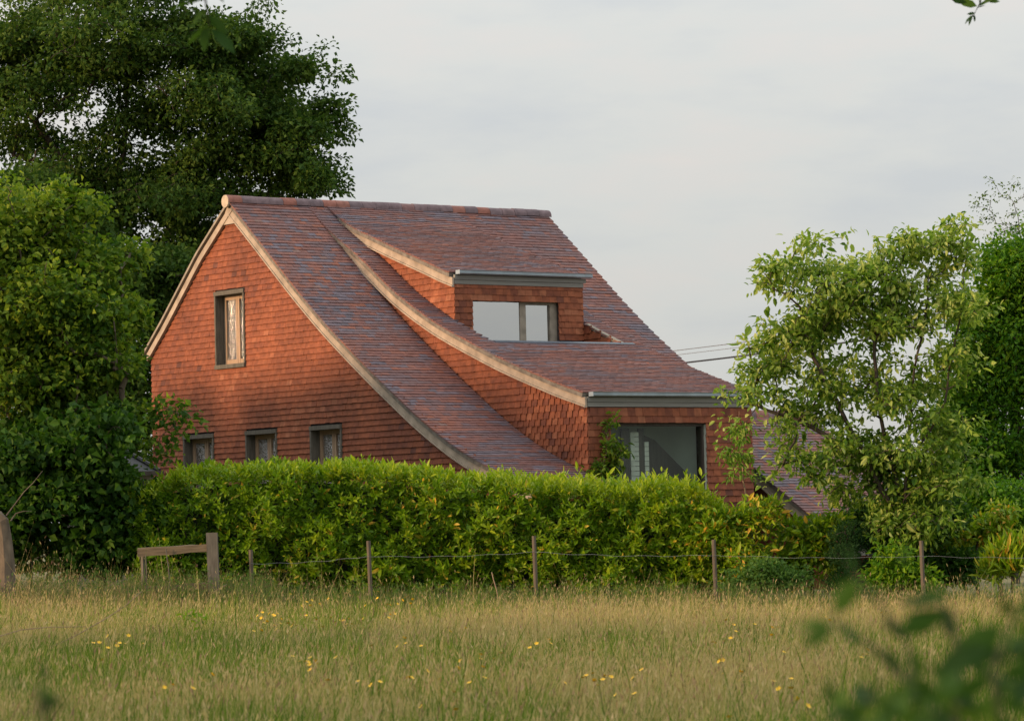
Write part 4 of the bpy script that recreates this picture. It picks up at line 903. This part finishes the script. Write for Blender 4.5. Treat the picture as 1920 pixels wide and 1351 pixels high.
wl_ = leaf_obj('weed_leaves', lp, rng.normal(0, 1, lp.shape) + (0, 0, .2), rng.normal(0, .5, lp.shape) + (0, 0, 1), rng.uniform(.03, .07, len(k)), rng.uniform(.008, .02, len(k)), rng.random(len(k)), LM['nettle'], None); wl_['kind'] = 'stuff'; tag(wl_, 'small leaves of the weeds along the fence foot', 'weeds')

# buttercups
pet = MB(); an = np.arange(5) * 2 * math.pi / 5
for a in an:
    d_ = np.array([math.cos(a), math.sin(a), .35]); s_ = np.array([-math.sin(a), math.cos(a), 0])
    pet.add([(0, 0, 0), d_ * .010 + s_ * .009, d_ * .019 + s_ * .004, d_ * .019 - s_ * .004, d_ * .010 - s_ * .009], [(0, 1, 2, 3)], [(0, 3, 4)])
fme = pet.mesh('flower', plain_mat('buttercup', (.70, .42, .012), .4, .1))
stm = MB(); stm.tube([(0, 0, -.5), (.01, 0, -.25), (0, 0, 0)], .0018, 4); sme = stm.mesh('stem', M['soil'])
fl = [(575, 1128), (585, 1125), (600, 1132), (470, 1160), (480, 1165), (490, 1158), (505, 1150), (512, 1152), (520, 1150), (525, 1168), (540, 1168), (555, 1172), (560, 1180), (518, 1180), (515, 1172), (488, 1172), (640, 1165), (655, 1160), (660, 1170), (683, 1177), (620, 1158), (605, 1175), (175, 1205), (186, 1204), (202, 1214), (218, 1202), (219, 1210), (241, 1191), (325, 1284), (398, 1264), (548, 1230), (562, 1239), (580, 1246), (592, 1238), (630, 1232), (615, 1275), (671, 1277), (745, 1212), (760, 1206), (697, 1210), (873, 1177), (902, 1227), (925, 1234), (940, 1224), (906, 1250), (872, 1268), (908, 1270), (851, 1296), (855, 1330), (790, 1324), (772, 1270), (824, 1273), (1030, 1199), (1006, 1206), (1095, 1270), (1059, 1280), (1115, 1275), (1122, 1284), (1140, 1266), (1111, 1219), (1194, 1264), (1186, 1272), (1155, 1302), (1190, 1300), (1376, 1171), (1415, 1170), (1448, 1176), (1460, 1175), (1342, 1205), (1358, 1201), (1556, 1162), (1470, 1222), (1620, 1226), (1615, 1232), (1348, 1240), (1356, 1262), (1390, 1262), (1483, 1290), (1460, 1291), (1494, 1310), (1368, 1344), (1515, 1323), (1905, 1228), (1727, 1107), (755, 1125), (774, 1123), (746, 1132), (725, 1145), (732, 1152), (740, 1150)]
fl += [(a + RNG.normal(0, 26), b + RNG.normal(0, 9)) for a, b in fl[::2] for _ in range(2) if b < 1300]
for i, (px_, py_) in enumerate(fl):
    dr = ray(px_, py_)
    for d_ in np.linspace(17, 51, 341):
        p = CAM + dr * d_
        if p[2] < gz(p[0], p[1]) + .47: break
    t = bpy.data.objects.new('buttercup', None); COL.objects.link(t); t.empty_display_size = .05
    p0 = np.array([p[0], p[1], gz(p[0], p[1])]); t.location = p0
    zn = ('in the little group near the left edge of the meadow' if px_ < 300 else 'in the thick patch right of the timber fence' if px_ < 665 and py_ < 1185 else
          'scattered low in the left half of the meadow' if px_ < 800 and py_ > 1200 else 'close to the hedge foot beside the first wire post' if px_ < 800 else 'in the middle of the meadow below the tallest wire post' if px_ < 1160 else
          'at the right of the meadow near the blurred leaves' if px_ > 1540 else 'in the right half of the meadow below the dormer window')
    tag(t, 'small yellow buttercup ' + zn, 'flower', 'buttercups ' + zn)
    o = obj('bloom', fme, t); o.location = p - p0; o.rotation_euler = (RNG.uniform(.1, .9), RNG.normal(0, .3), RNG.uniform(0, 6)); o.scale = (1.15,) * 3
    o = obj('stem', sme, t); o.location = p - p0
# dry sticks, cane and a small seedling standing in the grass
for pth, d_, lb, rr in (([(95, 1213), (140, 1192), (200, 1158), (235, 1135), (265, 1108)], 36, 'long bare twig slanting up out of the grass at the left', .007), ([(-15, 1196), (40, 1180), (90, 1175), (160, 1174)], 34, 'low bare twig reaching in from the left edge over the grass', .006), ([(935, 1125), (931, 1105), (925, 1085), (922, 1072)], 49.5, 'thin dry cane leaning against the foot of the hedge', .012), ([(390, 1117), (405, 1106), (425, 1095)], 49.3, 'short broken stick beside the timber post', .008)):
    pp = np.array([P(a, b, d_) for a, b in pth]); g0 = np.array([pp[0][0] - .05, pp[0][1], gz(pp[0][0], pp[0][1]) - .03]); pp = np.concatenate([[g0], pp])
    mb = MB(); mb.tube(pp - g0, np.linspace(rr, rr * .5, len(pp)), 5); o = mb.build('dry_twig', M['twig'], None, True, label=lb, cat='twig'); o.location = g0
b0 = np.array([P(376, 1190, 38)[0], 38, gz(P(376, 1190, 38)[0], 38)])
make_tree('seedling', 'small bright green seedling standing in the grass below the timber post', 'plant', [[b0, P(378, 1190, 38), P(378, 1160, 38)]], [(P(376, 1166, 38), (.10, .06, .08), 7)], 6, .04, .07, .03, LM['bright'], M['twig'], (.7, .15), seed=61, big=True, r_tip=.002, droop=-.4)

# ================================================================== out-of-focus branches near the camera
fg_me = rawmesh('leaf', *(lambda r: (r[0], r[1]))(leaves_geo(np.zeros((1, 3)), np.array([[0, 1.0, 0]]), np.array([[0, 0, 1.0]]), 1.0, .46, fold=.1, droop=.1, big=True)), leaf_mat('near_leaf', [(0, (.012, .036, .007)), (.6, (.028, .07, .012)), (1, (.06, .11, .016))], .35, .65, .12), smooth=True)
def near_branch(name, label, stems, leaves, origin, mat=M['green_stem'], rng=np.random.default_rng(5)):
    t = empty(name, origin, label=label, cat='branch')
    for pts, r in stems:
        mb = MB(); mb.tube(np.array(pts) - origin, np.linspace(r, r * .4, len(pts)), 6); mb.build('stem', mat, t, True)
    for p, tip, size in leaves:
        o = obj('leaf', fg_me, t); d = Vector(tip - p); ln = d.length; q = d.to_track_quat('Y', 'Z')
        from mathutils import Quaternion
        q = q @ Quaternion((0, 1, 0), rng.normal(0, .9)); o.rotation_mode = 'QUATERNION'; o.rotation_quaternion = q; o.location = p - origin; o.scale = (ln * size,) * 3
    return t
D = 4.2
fs = []; o0 = np.array([P(1800, 1351, D)[0], D, gz(1.0, D)])
S1 = [o0, P(1790, 1400, D), P(1720, 1300, D), P(1640, 1215, D), P(1560, 1165, D)]; S2 = [P(1790, 1400, D), P(1800, 1260, D), P(1780, 1150, D), P(1760, 1130, D)]; S3 = [o0 + (.1, 0, 0), P(1880, 1380, D), P(1860, 1260, D), P(1900, 1160, D)]; S4 = [P(1720, 1300, D), P(1700, 1200, D), P(1650, 1130, D), P(1600, 1080, D)]; S5 = [o0 - (.1, 0, 0), P(1650, 1420, D), P(1640, 1330, D), P(1620, 1280, D)]
lv = []
for (a, b), (c_, d_), s_ in (((1560, 1168), (1500, 1172), 1), ((1560, 1172), (1515, 1205), 1), ((1575, 1165), (1600, 1200), 1), ((1600, 1085), (1540, 1090), 1.1), ((1605, 1085), (1575, 1135), 1.1), ((1600, 1080), (1590, 1020), .9), ((1640, 1130), (1600, 1060), .8), ((1760, 1130), (1700, 1125), 1.1), ((1765, 1130), (1785, 1185), 1.1), ((1775, 1150), (1700, 1175), 1.1), ((1785, 1150), (1690, 1145), .9), ((1780, 1120), (1735, 1108), 1), ((1860, 1210), (1780, 1245), 1.2), ((1880, 1170), (1800, 1235), 1.2), ((1900, 1160), (1880, 1125), 1.1), ((1905, 1160), (1935, 1120), 1.2), ((1895, 1165), (1930, 1180), 1.2), ((1700, 1200), (1660, 1160), .9), ((1690, 1190), (1740, 1180), .9), ((1650, 1215), (1690, 1260), 1), ((1720, 1300), (1660, 1330), 1), ((1720, 1300), (1770, 1330), 1.1), ((1700, 1280), (1690, 1340), 1.1), ((1760, 1330), (1830, 1345), 1.2), ((1860, 1270), (1920, 1290), 1.2), ((1860, 1270), (1800, 1300), 1.1), ((1900, 1330), (1930, 1260), 1.2), ((1640, 1320), (1610, 1290), .9), ((1630, 1300), (1660, 1270), .9), ((1800, 1260), (1760, 1290), 1.0), ((1790, 1350), (1740, 1360), 1.2), ((1880, 1380), (1850, 1330), 1.2), ((1620, 1120), (1650, 1095), .8), ((1690, 1060), (1700, 1010), .7)):
    dd = RNG.uniform(-.3, .3); lv.append((P(a, b, D + dd), P(c_, d_, D + dd + RNG.normal(0, .02)), s_ * 1.2))
for _ in range(120):
    a = RNG.uniform(1560, 1940); b = RNG.uniform(1200 + (1940 - a) * .30, 1385); dd = RNG.uniform(-.5, .6); q = RNG.uniform(0, 6.28)
    lv.append((P(a, b, D + dd), P(a + 46 * math.cos(q), b + 46 * math.sin(q), D + dd + RNG.normal(0, .02)), RNG.uniform(.9, 1.5)))
near_branch('blurred_shrub', 'out-of-focus dark leafy shrub close up in the lower right corner', [(S1, .007), (S2, .006), (S3, .007), (S4, .004), (S5, .005)], lv, o0)
D = 3.6
o0 = np.array([P(80, 1351, D)[0], D, gz(-.8, D)])
lv = [(P(a, b, D), P(a + RNG.normal(0, 50), b - 30 + RNG.normal(0, 20), D), 1) for a, b in ((60, 1330), (110, 1310), (40, 1290), (20, 1340), (130, 1350), (90, 1280))]
near_branch('blurred_sprig', 'out-of-focus leafy sprig close up in the lower left corner', [([o0, P(80, 1450, D), P(85, 1350, D), P(70, 1290, D)], .006)], lv, o0)
D = 14.0
o0 = P(395, -420, D)
lv = [(P(a, b, D), P(c_, d_, D), 1.1) for (a, b), (c_, d_) in (((395, 50), (350, 80)), ((395, 55), (440, 95)), ((390, 45), (380, 95)), ((385, 20), (360, 45)), ((390, 30), (425, 60)), ((380, 0), (320, 15)), ((385, 0), (330, -10)), ((388, -30), (420, 0)))]
near_branch('hanging_twig', 'out-of-focus leafy twig hanging from above in front of the dark tree', [([o0, P(380, -150, D), P(385, 0, D), P(393, 50, D)], .008)], lv, o0)
D = 24.0
o0 = P(1830, -300, D)
lv = [(P(a, b, D), P(c_, d_, D), 1.15) for (a, b), (c_, d_) in (((1832, 12), (1800, 2)), ((1812, 4), (1785, -1)), ((1836, 12), (1850, 2)), ((1838, 14), (1836, 0)), ((1842, 8), (1862, -4)), ((1850, 2), (1872, 2)), ((1828, 24), (1815, 27)), ((1826, 28), (1810, 42)), ((1826, 28), (1828, 40)), ((1824, 30), (1816, 46)), ((1832, 16), (1846, 10)))]
near_branch('overhanging_twig', 'small leafy twig tip dipping into the top right corner', [([o0, P(1845, -120, D), P(1838, 5, D), P(1824, 32, D)], .010)], lv, o0)
